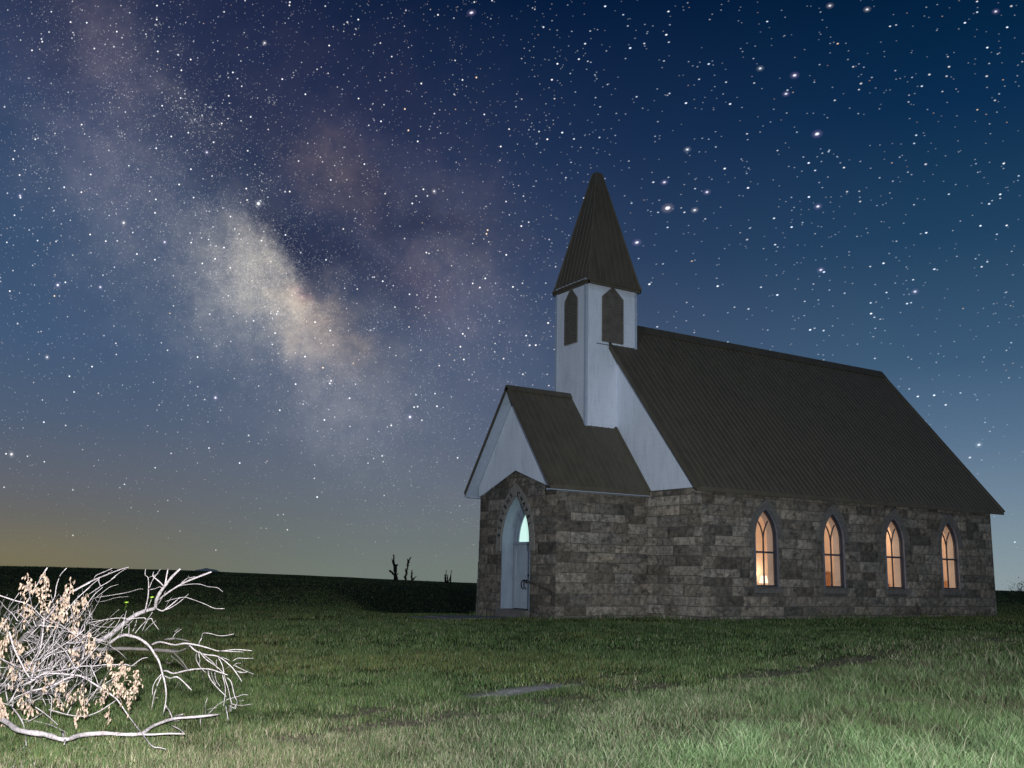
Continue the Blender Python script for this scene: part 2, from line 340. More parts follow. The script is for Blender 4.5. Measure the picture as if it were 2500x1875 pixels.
    V_, C_, F_ = [], [], []; o = 0; D = 7000.; K = 8; ca, sa = math.cos(math.radians(-17)), math.sin(math.radians(-17))
    for x, y, c, r, e in items:
        n = len(x); P = np.empty((n, K + 1, 2)); cc = np.zeros((n, K + 1, 4)); P[:, 0, 0] = x; P[:, 0, 1] = y; cc[:, 0, :3] = c
        for k in range(K):
            a = 2 * math.pi * k / K; mx, my = math.cos(a) * r * e, math.sin(a) * r * (1 - .12 * (e - 1)); P[:, k + 1, 0] = x + mx * ca - my * sa; P[:, k + 1, 1] = y + mx * sa + my * ca
        d = AF[None, None] + AX[None, None] * ((P[..., 0:1] - 1250) / FPX) - AY[None, None] * ((P[..., 1:2] - 937.5) / FPX)
        ok = d[:, 0, 2] > .012; d = d[ok]; cc = cc[ok]; n = len(d); d /= np.linalg.norm(d, axis=-1, keepdims=True)
        V_.append((CAM + d * (D + 8 * len(F_))).reshape(-1, 3)); C_.append(cc.reshape(-1, 4)); i0 = o + np.arange(n)[:, None] * (K + 1)
        F_.append(np.stack([np.concatenate([i0, i0 + 1 + k, i0 + 1 + (k + 1) % K], 1) for k in range(K)], 1).reshape(-1, 3)); o += n * (K + 1)
    V_, C_, F_ = map(np.concatenate, (V_, C_, F_))
    me = bpy.data.meshes.new('sky'); me.vertices.add(len(V_)); me.vertices.foreach_set('co', V_.astype(np.float32).ravel()); me.loops.add(len(F_) * 3); me.loops.foreach_set('vertex_index', F_.ravel().astype(np.int32))
    me.polygons.add(len(F_)); me.polygons.foreach_set('loop_start', np.arange(0, len(F_) * 3, 3, dtype=np.int32)); me.attributes.new('tint', 'FLOAT_COLOR', 'POINT').data.foreach_set('color', C_.astype(np.float32).ravel()); me.update(calc_edges=True)
    m_ = bpy.data.materials.new('starlight'); m_.use_nodes = True; nt = m_.node_tree; N, L = nt.nodes, nt.links; N.remove(N['Principled BSDF'])
    a = N.new('ShaderNodeAttribute'); a.attribute_name = 'tint'; em = N.new('ShaderNodeEmission'); L.new(a.outputs['Color'], em.inputs[0]); t = N.new('ShaderNodeBsdfTransparent'); ad = N.new('ShaderNodeAddShader')
    L.new(em.outputs[0], ad.inputs[0]); L.new(t.outputs[0], ad.inputs[1]); L.new(ad.outputs[0], N['Material Output'].inputs[0]); m_.cycles.emission_sampling = 'NONE'
    me.materials.append(m_); ob = bpy.data.objects.new('sky', me); COL.objects.link(ob); ob['kind'] = 'structure'
build_stars()

# ------------------------------------------------------------------ ground
def line_dist(x, y, pts):
    best = np.full(np.shape(x), 1e9)
    for (x0, y0), (x1, y1) in zip(pts[:-1], pts[1:]):
        dx, dy = x1 - x0, y1 - y0; t = np.clip(((x - x0) * dx + (y - y0) * dy) / (dx * dx + dy * dy), 0, 1)
        best = np.minimum(best, np.hypot(x - x0 - t * dx, y - y0 - t * dy))
    return best
def H(x, y):
    x = np.asarray(x, float); y = np.asarray(y, float)
    dx, dy = x - CAM[0], y - CAM[1]; r = np.hypot(dx, dy)
    az = np.arctan2(dx * AX[0] + dy * AX[1], dx * -math.sin(1.0119) + dy * math.cos(1.0119))   # 0 = view axis, + right
    # church knoll
    q = sstep(5, 27, r)
    flat = .014 * np.clip(x, -14, 8) - .064 + .0045 * np.clip(y, -8, 20)
    near = -.36 + .04 * np.sin(x * .5) * np.sin(y * .43)
    h = near * (1 - q) + flat * q
    zc = np.interp(np.degrees(az), [-180, -90, -27.3, -17.2, -13, -9.5, -2.1, 10, 26, 60, 180], [.4, .75, .82, .70, .54, .36, -.02, .1, .45, .4, .4])
    q2 = sstep(38, 104, r); h = h * (1 - q2) + zc * q2
    h = h - np.clip(r - 106, 0, None) * .02 - sstep(110, 900, r) * 8
    h = h + (fbm(x * .8, y * .8, 5, 3) - .5) * .09 * sstep(4, 8, r) * (1 - .8 * sstep(24, 40, r)) + (fbm(x * .07, y * .07, 9, 3) - .5) * .35 * sstep(45, 80, r)
    h = h - 1.35 * np.exp(-((r - 58) / 15) ** 2) * sstep(-10.5, -6.5, np.degrees(az)) * (1 - sstep(1, 4, np.degrees(az)))  # added hollow that keeps the ground left of the porch dark
    # the old two-track through the grass is slightly sunken
    h = h - .03 * np.exp(-(np.minimum(line_dist(x, y, TR1), line_dist(x, y, TR2)) / .3) ** 2)
    return h
def to_ground(px, py, z=-.3):
    d = ray(px, py); t = (z - CAM[2]) / d[2]; p = CAM + d * t; return (p[0], p[1])
TR1 = [to_ground(*p) for p in [(300, 1800), (560, 1775), (721, 1757), (843, 1747), (977, 1727), (1099, 1714), (1207, 1700), (1294, 1687), (1381, 1680), (1468, 1675), (1772, 1646), (1985, 1620), (2240, 1602), (2480, 1588), (2700, 1575)]]
TR2 = [to_ground(*p) for p in [(200, 1870), (420, 1828), (643, 1798), (817, 1783), (947, 1766), (1077, 1752), (1251, 1733), (1425, 1716), (1602, 1699), (1772, 1681), (1942, 1662), (2112, 1636), (2240, 1618), (2480, 1598), (2700, 1583)]]
PATCH = [to_ground(*p) for p in [(1190, 1708), (1270, 1697), (1335, 1690), (1375, 1687)]]

def zones(x, y):
    """0..1 masks: dry (tan straw), bare (soil track), lush (pale green long grass), ground colour helper"""
    z = H0(x, y); px, py, dep = project(np.stack([x, y, z], -1)); 
    n = fbm(x * .55, y * .55, 21, 4); n2 = fbm(x * 1.7, y * 1.7, 33, 3)
    d1 = line_dist(x, y, TR1); d2 = line_dist(x, y, TR2)
    dp = line_dist(x, y, PATCH)
    bare = np.maximum.reduce([.62 * np.exp(-(d2 / .38) ** 2) * sstep(.3, .6, n2), .6 * np.exp(-(d1 / .3) ** 2) * sstep(.35, .65, n2) * sstep(600, 800, px) * (1 - sstep(1450, 1700, px)), 1.0 * np.exp(-(dp / .30) ** 4)])
    tracky = np.interp(px, [200, 643, 1077, 1602, 2112, 2480], [1870, 1798, 1752, 1699, 1636, 1598])
    below = sstep(-6, 18, py - tracky)
    dry = below * (1 - sstep(1580, 1960, px + (n - .5) * 500 + (py - 1740) * 1.8)) * sstep(.15, .55, n2 * .5 + n * .6)
    dry = np.maximum(dry, .9 * np.exp(-(d2 / .9) ** 2) * sstep(.2, .6, n))
    dry = np.maximum(dry, .55 * sstep(1750, 2200, px) * np.exp(-((py - 1615) / 38) ** 2))
    yel = sstep(.5, .75, fbm(x * .35 + 9, y * .35, 51, 3)) * (1 - below)
    lush = below * sstep(.38, .62, n + .35 * np.exp(-((px - 1750) / 420) ** 2 - ((py - 1835) / 60) ** 2) - .1) * sstep(1250, 1650, px + (py - 1800) * 2)
    return px, py, dep, dry, bare, lush, yel, below, n, n2
def H0(x, y): return H(x, y)

def build_ground():
    azc = np.radians(np.concatenate([np.linspace(-34, 34, 420), np.linspace(34, 326, 74)[1:-1]]))
    rr = np.concatenate([[.3, 1.5, 3], np.geomspace(4.5, 130, 300), np.geomspace(140, 6000, 24)])
    A, R_ = np.meshgrid(azc, rr); f0 = np.array([-math.sin(1.0119), math.cos(1.0119)]); rt = np.array([math.cos(1.0119), math.sin(1.0119)])
    x = CAM[0] + R_ * (np.cos(A) * f0[0] + np.sin(A) * rt[0]); y = CAM[1] + R_ * (np.cos(A) * f0[1] + np.sin(A) * rt[1])
    z = H(x, y)
    nr, na = x.shape
    co = np.stack([x, y, z], -1).reshape(-1, 3)
    i, j = np.meshgrid(np.arange(nr - 1), np.arange(na), indexing='ij'); j2 = (j + 1) % na
    q = np.stack([i * na + j, i * na + j2, (i + 1) * na + j2, (i + 1) * na + j], -1).reshape(-1, 4)
    me = bpy.data.meshes.new('ground'); me.from_pydata(co.tolist(), [], q.tolist())
    # earth colour: soil, thatch and turf
    xs, ys = co[:, 0], co[:, 1]
    px, py, dep, dry, bare, lush, yel, below, n, n2 = zones(xs, ys)
    infront = dep > 1; dry = np.where(infront, dry, .3); bare = np.where(infront, bare, 0); lush = np.where(infront, lush, 0); yel = np.where(infront, yel, .2)
    green = np.array([.040, .060, .022]); tan = np.array([.115, .098, .060]); soil = np.array([.37, .345, .32]); pale = np.array([.045, .07, .032]); ye = np.array([.075, .075, .025])
    c = green[None] * (.7 + .6 * n2[:, None])
    for mk, k in ((yel * .5, ye), (dry * .8, tan), (lush * .8, pale)): c = c * (1 - mk[:, None]) + k[None] * mk[:, None]
    dpatch = np.exp(-(line_dist(xs, ys, PATCH) / .34) ** 4)[:, None]
    c = c * (1 - bare[:, None]) + (np.array([.19, .155, .125]) * (1 - dpatch) + soil * dpatch) * bare[:, None]
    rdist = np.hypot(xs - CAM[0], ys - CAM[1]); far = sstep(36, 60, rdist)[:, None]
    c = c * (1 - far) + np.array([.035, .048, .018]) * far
    at = me.attributes.new('tint', 'FLOAT_COLOR', 'POINT'); at.data.foreach_set('color', np.concatenate([c, np.ones((len(c), 1))], 1).astype(np.float32).ravel())
    me.polygons.foreach_set('use_smooth', [True] * len(q)); me.update()
    m_, nt, b, Nn, L = new_mat('turf_and_soil'); a = Nn.new('ShaderNodeAttribute'); a.attribute_name = 'tint'
    v = tex_coord(nt, (1, 1, 1)); n1 = noise(nt, v, 9, 8, .75); n3 = noise(nt, v, 40, 4, .7)
    cc = mix(nt, a.outputs['Color'], ramp(nt, n1, [(.3, (.45, .45, .45)), (.7, (1.4, 1.4, 1.4))]), 1.0, 'MULTIPLY'); cc = mix(nt, cc, ramp(nt, n3, [(.3, (.6, .6, .6)), (.7, (1.3, 1.3, 1.3))]), 1.0, 'MULTIPLY')
    L.new(cc, b.inputs['Base Color']); b.inputs['Roughness'].default_value = 1; b.inputs['Specular IOR Level'].default_value = .05; bump(nt, b, n1, .6, .08)
    me.materials.append(m_)
    o = bpy.data.objects.new('ground', me); COL.objects.link(o); o['kind'] = 'structure'
build_ground()

def grass_field(name, label, cat, x, y, hgt, wid, col, lean):
    n = len(x); z = H(x, y) - .01
    a = rng.uniform(0, 2 * np.pi, n); la = rng.uniform(0, 2 * np.pi, n)
    wx, wy = np.cos(a) * wid, np.sin(a) * wid; lx, ly = np.cos(la) * lean * hgt, np.sin(la) * lean * hgt
    P = np.empty((n, 7, 3))
    tl = [(0, 1., 0), (.4, .85, .12), (.75, .55, .5)]
    for k, (t, w_, l) in enumerate(tl):
        hh = hgt * (t - .25 * lean * t * t)
        for sgn, off in ((-1, 0), (1, 1)):
            P[:, k * 2 + off, 0] = x + sgn * wx * w_ + lx * l; P[:, k * 2 + off, 1] = y + sgn * wy * w_ + ly * l; P[:, k * 2 + off, 2] = z + hh
    P[:, 6, 0] = x + lx; P[:, 6, 1] = y + ly; P[:, 6, 2] = z + hgt * (1 - .3 * lean)
    base = (np.arange(n) * 7)[:, None]
    tris = np.array([[0, 1, 3], [0, 3, 2], [2, 3, 5], [2, 5, 4], [4, 5, 6]])
    F = (base[:, None] + tris[None]).reshape(-1, 3)
    me = bpy.data.meshes.new(name); me.vertices.add(n * 7); me.vertices.foreach_set('co', P.astype(np.float32).ravel())
    me.loops.add(len(F) * 3); me.loops.foreach_set('vertex_index', F.ravel().astype(np.int32))
    me.polygons.add(len(F)); me.polygons.foreach_set('loop_start', np.arange(0, len(F) * 3, 3, dtype=np.int32))
    at = me.attributes.new('tint', 'FLOAT_COLOR', 'POINT')
    cc = np.repeat(np.concatenate([col, np.ones((n, 1))], 1)[:, None, :], 7, 1)
    at.data.foreach_set('color', cc.astype(np.float32).ravel()); me.update(calc_edges=True)
    me.materials.append(M['blade'])
    o = bpy.data.objects.new(name, me); COL.objects.link(o); o['kind'] = 'stuff'; o['label'] = label; o['category'] = cat
    return o
def blade_mat():
    m_, nt, b, N, L = new_mat('grass_blade'); a = N.new('ShaderNodeAttribute'); a.attribute_name = 'tint'
    L.new(a.outputs['Color'], b.inputs['Base Color']); b.inputs['Roughness'].default_value = .7; b.inputs['Specular IOR Level'].default_value = .15
    tr = N.new('ShaderNodeBsdfTranslucent'); L.new(a.outputs['Color'], tr.inputs[0]); x = N.new('ShaderNodeMixShader'); x.inputs[0].default_value = .25
    L.new(b.outputs[0], x.inputs[1]); L.new(tr.outputs[0], x.inputs[2]); L.new(x.outputs[0], N['Material Output'].inputs[0]); return m_
M['blade'] = blade_mat()

def build_grass():
    f0 = np.array([-math.sin(1.0119), math.cos(1.0119)]); rt = np.array([math.cos(1.0119), math.sin(1.0119)])
    X, Y, HG, WD, CO, LE = [], [], [], [], [], []
    for r0, r1, dens, wmul in [(4.6, 6.8, 1500, 1.1), (6.8, 9.5, 5200, 1.), (9.5, 13, 3600, 1.15), (13, 18, 1700, 1.5), (18, 26, 700, 2.2), (26, 40, 200, 3.4), (40, 62, 70, 5.5), (62, 100, 22, 9)]:
        n = int(dens * .5 * (r1 * r1 - r0 * r0) * math.radians(84))
        r = np.sqrt(rng.uniform(r0 * r0, r1 * r1, n)); az = rng.uniform(math.radians(-42), math.radians(42), n)
        x = CAM[0] + r * (np.cos(az) * f0[0] + np.sin(az) * rt[0]); y = CAM[1] + r * (np.cos(az) * f0[1] + np.sin(az) * rt[1])
        inb = (np.abs(x) < 4.75) & (y > -.15) & (y < 13.9) | (np.abs(x) < 2.3) & (y > -3.45) & (y < 0) | (np.abs(x) < .8) & (y > -6.3) & (y < -3)
        px, py, dep, dry, bare, lush, yel, below, n1, n2 = zones(x, y)
        edge = np.abs(az) > math.radians(29.5); keep = ~inb & (~edge | (rng.uniform(0, 1, n) < .4)) & (rng.uniform(0, 1, n) > np.clip(bare * 1.15, 0, .97))
        clump = fbm(x * 3.1, y * 3.1, 77, 3)
        keep &= rng.uniform(0, 1, n) < .35 + 1.1 * clump
        x, y, px, py, dry, bare, lush, yel, below, n1, n2, clump = [q[keep] for q in (x, y, px, py, dry, bare, lush, yel, below, n1, n2, clump)]
        n = len(x); u = rng.uniform(0, 1, n)
        long_ = below * sstep(1250, 1900, px + (py - 1780) * 2)
        h = .045 + .042 * u + .035 * dry * u + (.055 * u + .035) * long_ * (.2 + 1.4 * clump) + .02 * below
        wallside = (np.maximum(np.abs(x) - 4.6, np.maximum(-y, y - 13.75)) < .45) | (np.maximum(np.abs(x) - 2.2, -3.35 - y) < .4) & (y < .5); h = h * (1 - .22 * below * (1 - .6 * long_)) * np.where(wallside, 1.2 + 1.3 * u * (clump > .5), 1); h *= .6 + .8 * clump; h *= 1 - .65 * np.clip(bare * 1.3, 0, 1)
        stalk = (rng.uniform(0, 1, n) < .006 * (long_ + .3 * dry)); h = np.where(stalk, h * 1.6 + .05, h)
        green = np.array([.082, .122, .042]); dk = np.array([.045, .078, .027]); tan = np.array([.205, .192, .115]); straw = np.array([.33, .30, .20]); pale = np.array([.185, .248, .115]); ye = np.array([.13, .135, .045]); olive = np.array([.105, .150, .060])
        g = rng.uniform(0, 1, n)[:, None]
        c = dk * (1 - g) + green * 1.25 * g
        def over(c, k, mk): return np.where((rng.uniform(0, 1, n) < mk)[:, None], k * rng.uniform(.65, 1.3, n)[:, None], c)
        c = over(c, ye, yel * .45 + .06); c = over(c, olive, below * .86); c = over(c, pale, lush * .8 + .05); c = over(c, tan, dry * .36 * (.1 + 1.6 * n2) + .07 + .10 * bare); c = over(c, straw, dry * .11 + .012)
        brown = np.array([.10, .078, .050]); bm_ = long_ * sstep(.52, .66, fbm(x * 1.15 + 40, y * 1.15, 63, 3)); c = over(c, brown, bm_ * .38); c = over(c, dk * 1.3, lush * .28)
        c = c * (.5 + .95 * clump)[:, None]; c = np.where(stalk[:, None], straw * .9, c)
        le = rng.uniform(.1, .6, n) + .2 * long_ * u
        X.append(x); Y.append(y); HG.append(h); WD.append((.0016 + .0012 * u) * wmul * (1 - .3 * stalk)); CO.append(c); LE.append(le)
    x, y, h, w_, c, l = [np.concatenate(q) for q in (X, Y, HG, WD, CO, LE)]
    grass_field('grass', 'mixed green and straw coloured grass covering the field in front of the chapel', 'grass', x, y, h, w_, c, l)
build_grass()

# ------------------------------------------------------------------ chapel
W2, LN, HS = 4.6, 13.75, 3.70
RZ, EZ, WE, DF, DB = 9.482, 3.69, 4.84, .388, .463
PY0, PW2, PHS, PPK = -3.28, 2.15, 3.568, 4.273
PR, PE, WP, DP = 6.834, 3.684, 2.4485, .427
T2, TA, TD, TZ = .83, 1.3147, 2.049, 10.55
BASE = -.5
chapel = thing('stone_chapel', 'stone chapel with white gables, brown metal roof, pointed spire and lit arched windows', 'chapel')

def arch_pts(w, z0, zs, za, n=9):
    """pointed arch outline (u,z), counter-clockwise from lower left"""
    rise = za - zs; r = (w * w + rise * rise) / (2 * w); pts = [(-w, z0), (w, z0)]
    if zs > z0: pts.append((w, zs))
    amax = math.asin(min(1, rise / r))
    right = [(w - r + r * math.cos(amax * i / n), zs + r * math.sin(amax * i / n)) for i in range(1, n + 1)]
    right[-1] = (0, za)
    pts += right
    left = [(-u, z) for u, z in reversed(right[:-1])]
    pts += left
    if zs > z0: pts.append((-w, zs))
    return pts
def arch_hw(w, z0, zs, za):
    rise = za - zs; r = (w * w + rise * rise) / (2 * w)
    def f(z):
        if z < z0 or z > za: return 0
        if z <= zs: return w
        return max(0, w - r + math.sqrt(max(0, r * r - (z - zs) ** 2)))
    return f

class Wall:
    """vertical masonry wall: plane point O, direction du, outward normal dn"""
    def __init__(s, O, du, dn): s.O, s.du, s.dn = np.array(O, float), np.array(du, float), np.array(dn, float)
    def p(s, u, z, n=0): q = s.O + s.du * u + s.dn * n; return (q[0], q[1], z)
    def slab(s, mb, outline, holes, thick=.42, front=-.012, mi=(1, 2, 3)):
        loops = [outline] + holes; tr = tessellate_polygon([[Vector((u, z, 0)) for u, z in l] for l in loops])
        flat = [q for l in loops for q in l]; n = len(flat)
        mb.add([s.p(u, z, front) for u, z in flat], [t for t in tr], mi[0])
        mb.add([s.p(u, z, -thick) for u, z in flat], [t for t in tr], mi[1])
        for l in loops:
            k = len(l)
            mb.add([s.p(u, z, front) for u, z in l] + [s.p(u, z, -thick) for u, z in l], [(i, (i + 1) % k, k + (i + 1) % k, k + i) for i in range(k)], mi[2])
    def stones(s, mb, u0, u1, z0, ztop, holes=(), seed=1, lit_tone=1., quoin=True):
        rnd = random.Random(seed); z = z0; ci = 0
        zmax = max(ztop(u0 + (u1 - u0) * k / 20) for k in range(21))
        while z < zmax - .02:
            h = rnd.choice([.24, .27, .29, .31, .34]); z1 = min(z + h, zmax)
            if zmax - z1 < .12: z1 = zmax
            u = u0; row = []
            while u < u1 - .01:
                w = rnd.uniform(.34, .98) * (1.15 if h > .27 else 1); 
                if u == u0 and quoin: w = .5 if ci % 2 else .3
                if u1 - u - w < .22: w = u1 - u
                row.append((u, u + w)); u += w
            # cut by openings
            for hw, uc, hz0, hz1 in holes:
                if z1 <= hz0 or z >= hz1: continue
                zz = [z + (z1 - z) * k / 6 for k in range(7)]; g = max(hw(q) for q in zz)
                if g <= 0: continue
                nr = []
                for a, b in row:
                    if b <= uc - g or a >= uc + g: nr.append((a, b)); continue
                    if a < uc - g: nr.append((a, uc - g))
                    if b > uc + g: nr.append((uc + g, b))
                row = nr
            for a, b in row:
                if b - a < .03: continue
                j = .011; ta, tb = min(z1, ztop(a)), min(z1, ztop(b))
                if min(ta, tb) - z < .02 and max(ta, tb) - z < .05: continue
                s.block(mb, a + (j if a > u0 else 0), b - (j if b < u1 else 0), z + j, max(ta - j, z + .012), max(tb - j, z + .012), rnd, lit_tone)
            z = z1; ci += 1
    def block(s, mb, a, b, z0, za, zb, rnd, lit_tone):
        nu = max(2, int((b - a) / .11)); nv = 3; pro = rnd.uniform(.012, .042)
        k = rnd.random(); hue = rnd.random()
        basec = np.array([.335, .28, .222]) * (1 - hue) + np.array([.285, .257, .225]) * hue
        v_ = rnd.choice([.45, .6, .7, .78, .85, .92, 1.02, 1.2]) * lit_tone
        if hue > .94: basec = np.array([.32, .275, .23])
        col = tuple(basec * v_)
        vs = []
        for j in range(nv + 1):
            for i in range(nu + 1):
                fu, fv = i / nu, j / nv; u = a + (b - a) * fu; top = za + (zb - za) * fu; z = z0 + (top - z0) * fv
                edge = i in (0, nu) or j in (0, nv)
                n = .002 if edge else pro * rnd.uniform(.45, 1.25)
                ju = 0 if edge else rnd.uniform(-.015, .015); jz = rnd.uniform(-.006, .006) if edge and i not in (0, nu) else 0
                vs.append(s.p(u + ju, z + jz, n))
        fs = [(j * (nu + 1) + i, j * (nu + 1) + i + 1, (j + 1) * (nu + 1) + i + 1, (j + 1) * (nu + 1) + i) for j in range(nv) for i in range(nu)]
        o = len(vs)
        ring = [i for i in range(nu + 1)] + [j * (nu + 1) + nu for j in range(1, nv + 1)] + [nv * (nu + 1) + i for i in range(nu - 1, -1, -1)] + [j * (nu + 1) for j in range(nv - 1, 0, -1)]
        back = [tuple(np.array(vs[i]) - s.dn * .05) for i in ring]; m_ = len(ring)
        fs += [(ring[i], o + i, o + (i + 1) % m_, ring[(i + 1) % m_]) for i in range(m_)]
        mb.add(vs + back, fs, 0, col)

WALLM = [M['stone'], M['mortar'], M['plaster'], M['casing']]
WINY = [2.52, 5.45, 8.38, 11.27]; WW, WZ0, WZS, WZA = .48, .92, 2.38, 3.25
# --- nave walls
mb = MB()
side = Wall((W2, 0, 0), (0, 1, 0), (1, 0, 0)); hw = arch_hw(WW + .02, WZ0 - .02, WZS, WZA + .03)
cuts = [.02] + [(a + b) / 2 for a, b in zip(WINY[:-1], WINY[1:])] + [LN]
for yc, ya, yb in zip(WINY, cuts[:-1], cuts[1:]): side.slab(mb, [(ya, BASE), (yb, BASE), (yb, HS), (ya, HS)], [[(yc + u, z) for u, z in arch_pts(WW, WZ0, WZS, WZA)]], mi=(1, 2, 2))
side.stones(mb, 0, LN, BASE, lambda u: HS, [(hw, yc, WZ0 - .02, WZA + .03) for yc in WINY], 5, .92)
front = Wall((0, 0, 0), (1, 0, 0), (0, -1, 0))
front.slab(mb, [(-W2, BASE), (W2 - .02, BASE), (W2 - .02, HS), (0, RZ - .35), (-W2, HS)], [], mi=(1, 2, 1))
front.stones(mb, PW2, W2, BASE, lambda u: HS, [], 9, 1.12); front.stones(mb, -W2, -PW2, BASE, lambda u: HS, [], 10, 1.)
back = Wall((0, LN, 0), (1, 0, 0), (0, 1, 0)); back.slab(mb, [(-W2, BASE), (W2 - .02, BASE), (W2 - .02, HS), (0, RZ - .35), (-W2, HS)], [], mi=(1, 2, 1))
lw = Wall((-W2, 0, 0), (0, 1, 0), (-1, 0, 0)); lw.slab(mb, [(0.02, BASE), (LN - .02, BASE), (LN - .02, HS), (0.02, HS)], [], mi=(1, 2, 1))
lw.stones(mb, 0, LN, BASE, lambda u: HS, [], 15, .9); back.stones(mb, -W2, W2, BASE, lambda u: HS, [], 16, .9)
mb.build('nave_wall', WALLM, chapel, fix=False)
# interior floor
mb = MB(); mb.box((-W2 + .43, .43, .0), (W2 - .43, LN - .43, .12)); mb.build('floor', M['floor'], chapel)

# --- roofs
def gable_roof(mb, rb, half, ze, zr, y0, y1, thick, ribstep, rib_w=.032, rib_h=.013, trim=.11):
    """two slopes along y; slots 0 metal, 1 white underside"""
    sl = math.hypot(half, zr - ze); nx, nz = (zr - ze) / sl, half / sl
    for sg in (-1, 1):
        A = lambda u, y, n=0: (sg * (half * (1 - u) + nx * n), y, ze + (zr - ze) * u + nz * n)
        top = [A(0, y0), A(0, y1), A(1, y1), A(1, y0)]; bot = [tuple(np.array(q) - np.array((0, 0, thick))) for q in top]
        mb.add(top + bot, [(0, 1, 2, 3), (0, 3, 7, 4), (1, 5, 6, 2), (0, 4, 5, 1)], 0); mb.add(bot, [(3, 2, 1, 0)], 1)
        n = int((y1 - y0 - .2) / ribstep); st = (y1 - y0 - 2 * trim) / n
        for i in range(n + 1):
            y = y0 + trim + st * i; hw_ = rib_w / 2
            lo = [A(.001, y - hw_, .001), A(.001, y + hw_, .001), A(.985, y + hw_, .001), A(.985, y - hw_, .001)]; hi = [A(.001, y - hw_ * .5, rib_h), A(.001, y + hw_ * .5, rib_h), A(.985, y + hw_ * .5, rib_h), A(.985, y - hw_ * .5, rib_h)]
            rb.hexa(lo, hi, 0)
        for ya, yb in ((y0 - .012, y0 + trim - .02), (y1 - trim + .02, y1 + .012)):   # rake caps
            lo = [A(-.004, ya, -.1), A(-.004, yb, .004), A(1, yb, .004), A(1, ya, -.1)]; hi = [A(-.004, ya, .04), A(-.004, yb, .04), A(1, yb, .04), A(1, ya, .04)]
            mb.hexa(lo, hi, 0)
        lo = [A(.955, y0 - .02, .03), A(.955, y1 + .02, .03), A(1.0, y1 + .02, .02), A(1.0, y0 - .02, .02)]; hi = [A(.955, y0 - .02, .05), A(.955, y1 + .02, .05), A(1.006, y1 + .02, .055), A(1.006, y0 - .02, .055)]
        mb.hexa(lo, hi, 0)
mb, rb = MB(), MB()
gable_roof(mb, rb, WE, EZ, RZ, -DF, LN + DB, .13, .225)
nave_roof = mb.build('nave_roof', [M['roof'], M['white_trim']], chapel); rb.build('roof_seams', M['rib'], nave_roof)
for sg in (1, -1):
    mb = MB()
    a, b = sorted((sg * (W2 + .004), sg * (W2 + .055))); mb.box((a, .05, HS - .10), (b, LN, HS + .06)); a, b = sorted((sg * (W2 + .05), sg * (WE - .02))); mb.box((a, -DF + .03, HS - .02), (b, LN + DB - .03, HS + .01))
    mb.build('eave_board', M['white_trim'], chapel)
# --- white nave gable
sN = (RZ - EZ) / WE
mb = MB(); zt = RZ - .17; xw = 4.62; zb = RZ - .17 - sN * xw
mb.prism([(-xw, -.03, HS - .0), (xw, -.03, HS - .0), (xw, -.03, max(zb, HS + .01)), (0, -.03, zt), (-xw, -.03, max(zb, HS + .01))], (0, -.03, 0))
gb = mb.build('nave_gable', M['white'], chapel)

# --- porch
sP = (PR - PE) / WP
DW, DZ0, DZS, DZA = .80, -.2, 2.1, 3.5
mb = MB(); pf = Wall((0, PY0, 0), (1, 0, 0), (0, -1, 0))
ptop = lambda u: PHS + (PPK - PHS) * (1 - abs(u) / PW2)
pf.slab(mb, [(-PW2 + .02, BASE), (-DW, BASE)] + [(-DW, DZ0)] + [q for q in reversed(arch_pts(DW, DZ0, DZS, DZA)[2:]) if True] + [(DW, DZ0), (DW, BASE), (PW2 - .02, BASE), (PW2 - .02, PHS), (0, PPK), (-PW2 + .02, PHS)], [], thick=.5)
dhw = arch_hw(DW + .02, BASE - .1, DZS, DZA + .02)
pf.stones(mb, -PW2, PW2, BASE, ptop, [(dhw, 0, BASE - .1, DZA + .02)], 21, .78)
for sg, O in ((1, PW2), (-1, -PW2)):
    ps = Wall((O, PY0, 0), (0, 1, 0), (sg, 0, 0)); ps.slab(mb, [(0.02, BASE), (-PY0, BASE), (-PY0, PHS + .05), (0.02, PHS + .05)], [], mi=(1, 2, 1))
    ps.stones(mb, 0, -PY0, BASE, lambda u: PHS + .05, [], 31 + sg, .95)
# battered corner stones of the porch's left edge
for z0, z1, e in ((BASE, .25, .16), (.25, 1.0, .13), (1.0, 1.55, .10), (1.55, 2.2, .07), (2.2, 2.85, .05)):
    mb.box((-PW2 - e, PY0 + .02, z0), (-PW2 + .02, PY0 + .5, z1 - .015), 0, (.2, .185, .17))
porch = mb.build('porch_wall', WALLM, chapel, fix=False)
mb, rb = MB(), MB()
gable_roof(mb, rb, WP, PE, PR, PY0 - DP, -.065, .13, .225)
pr = mb.build('porch_roof', [M['roof'], M['white_trim']], chapel); rb.build('roof_seams', M['rib'], pr)
# porch gable: white boarding above the low stone peak
mb = MB(); yg = PY0 - .03; zt = PR - .17; cut = .34
zz = lambda x: zt - sP * abs(x)
xb = 2.16
mb.prism([(-xb, yg, PHS + .0), (0, yg, PPK + .0), (xb, yg, PHS + .0), (xb, yg, zz(xb)), (cut / sP, yg, zt - cut), (-cut / sP, yg, zt - cut), (-xb, yg, zz(xb))], (0, -.03, 0))
pg = mb.build('porch_gable', M['white'], chapel)
mb = MB(); y_ = PY0 - .02
mb.prism([(-cut / sP, y_, zt - cut), (cut / sP, y_, zt - cut), (0, y_, zt)], (0, .03, 0))
mb.box((-.26, yg - .05, zt - cut - .02), (.26, yg + .0, zt - cut + .02)); mb.box((-.045, yg - .06, zt - cut + .02), (.045, yg - .02, zt - .12))
mb.box((-.13, yg - .055, zt - .23), (.13, yg - .03, zt - .20))
mb.build('apex_vent', M['iron'], pg)
mb = MB()
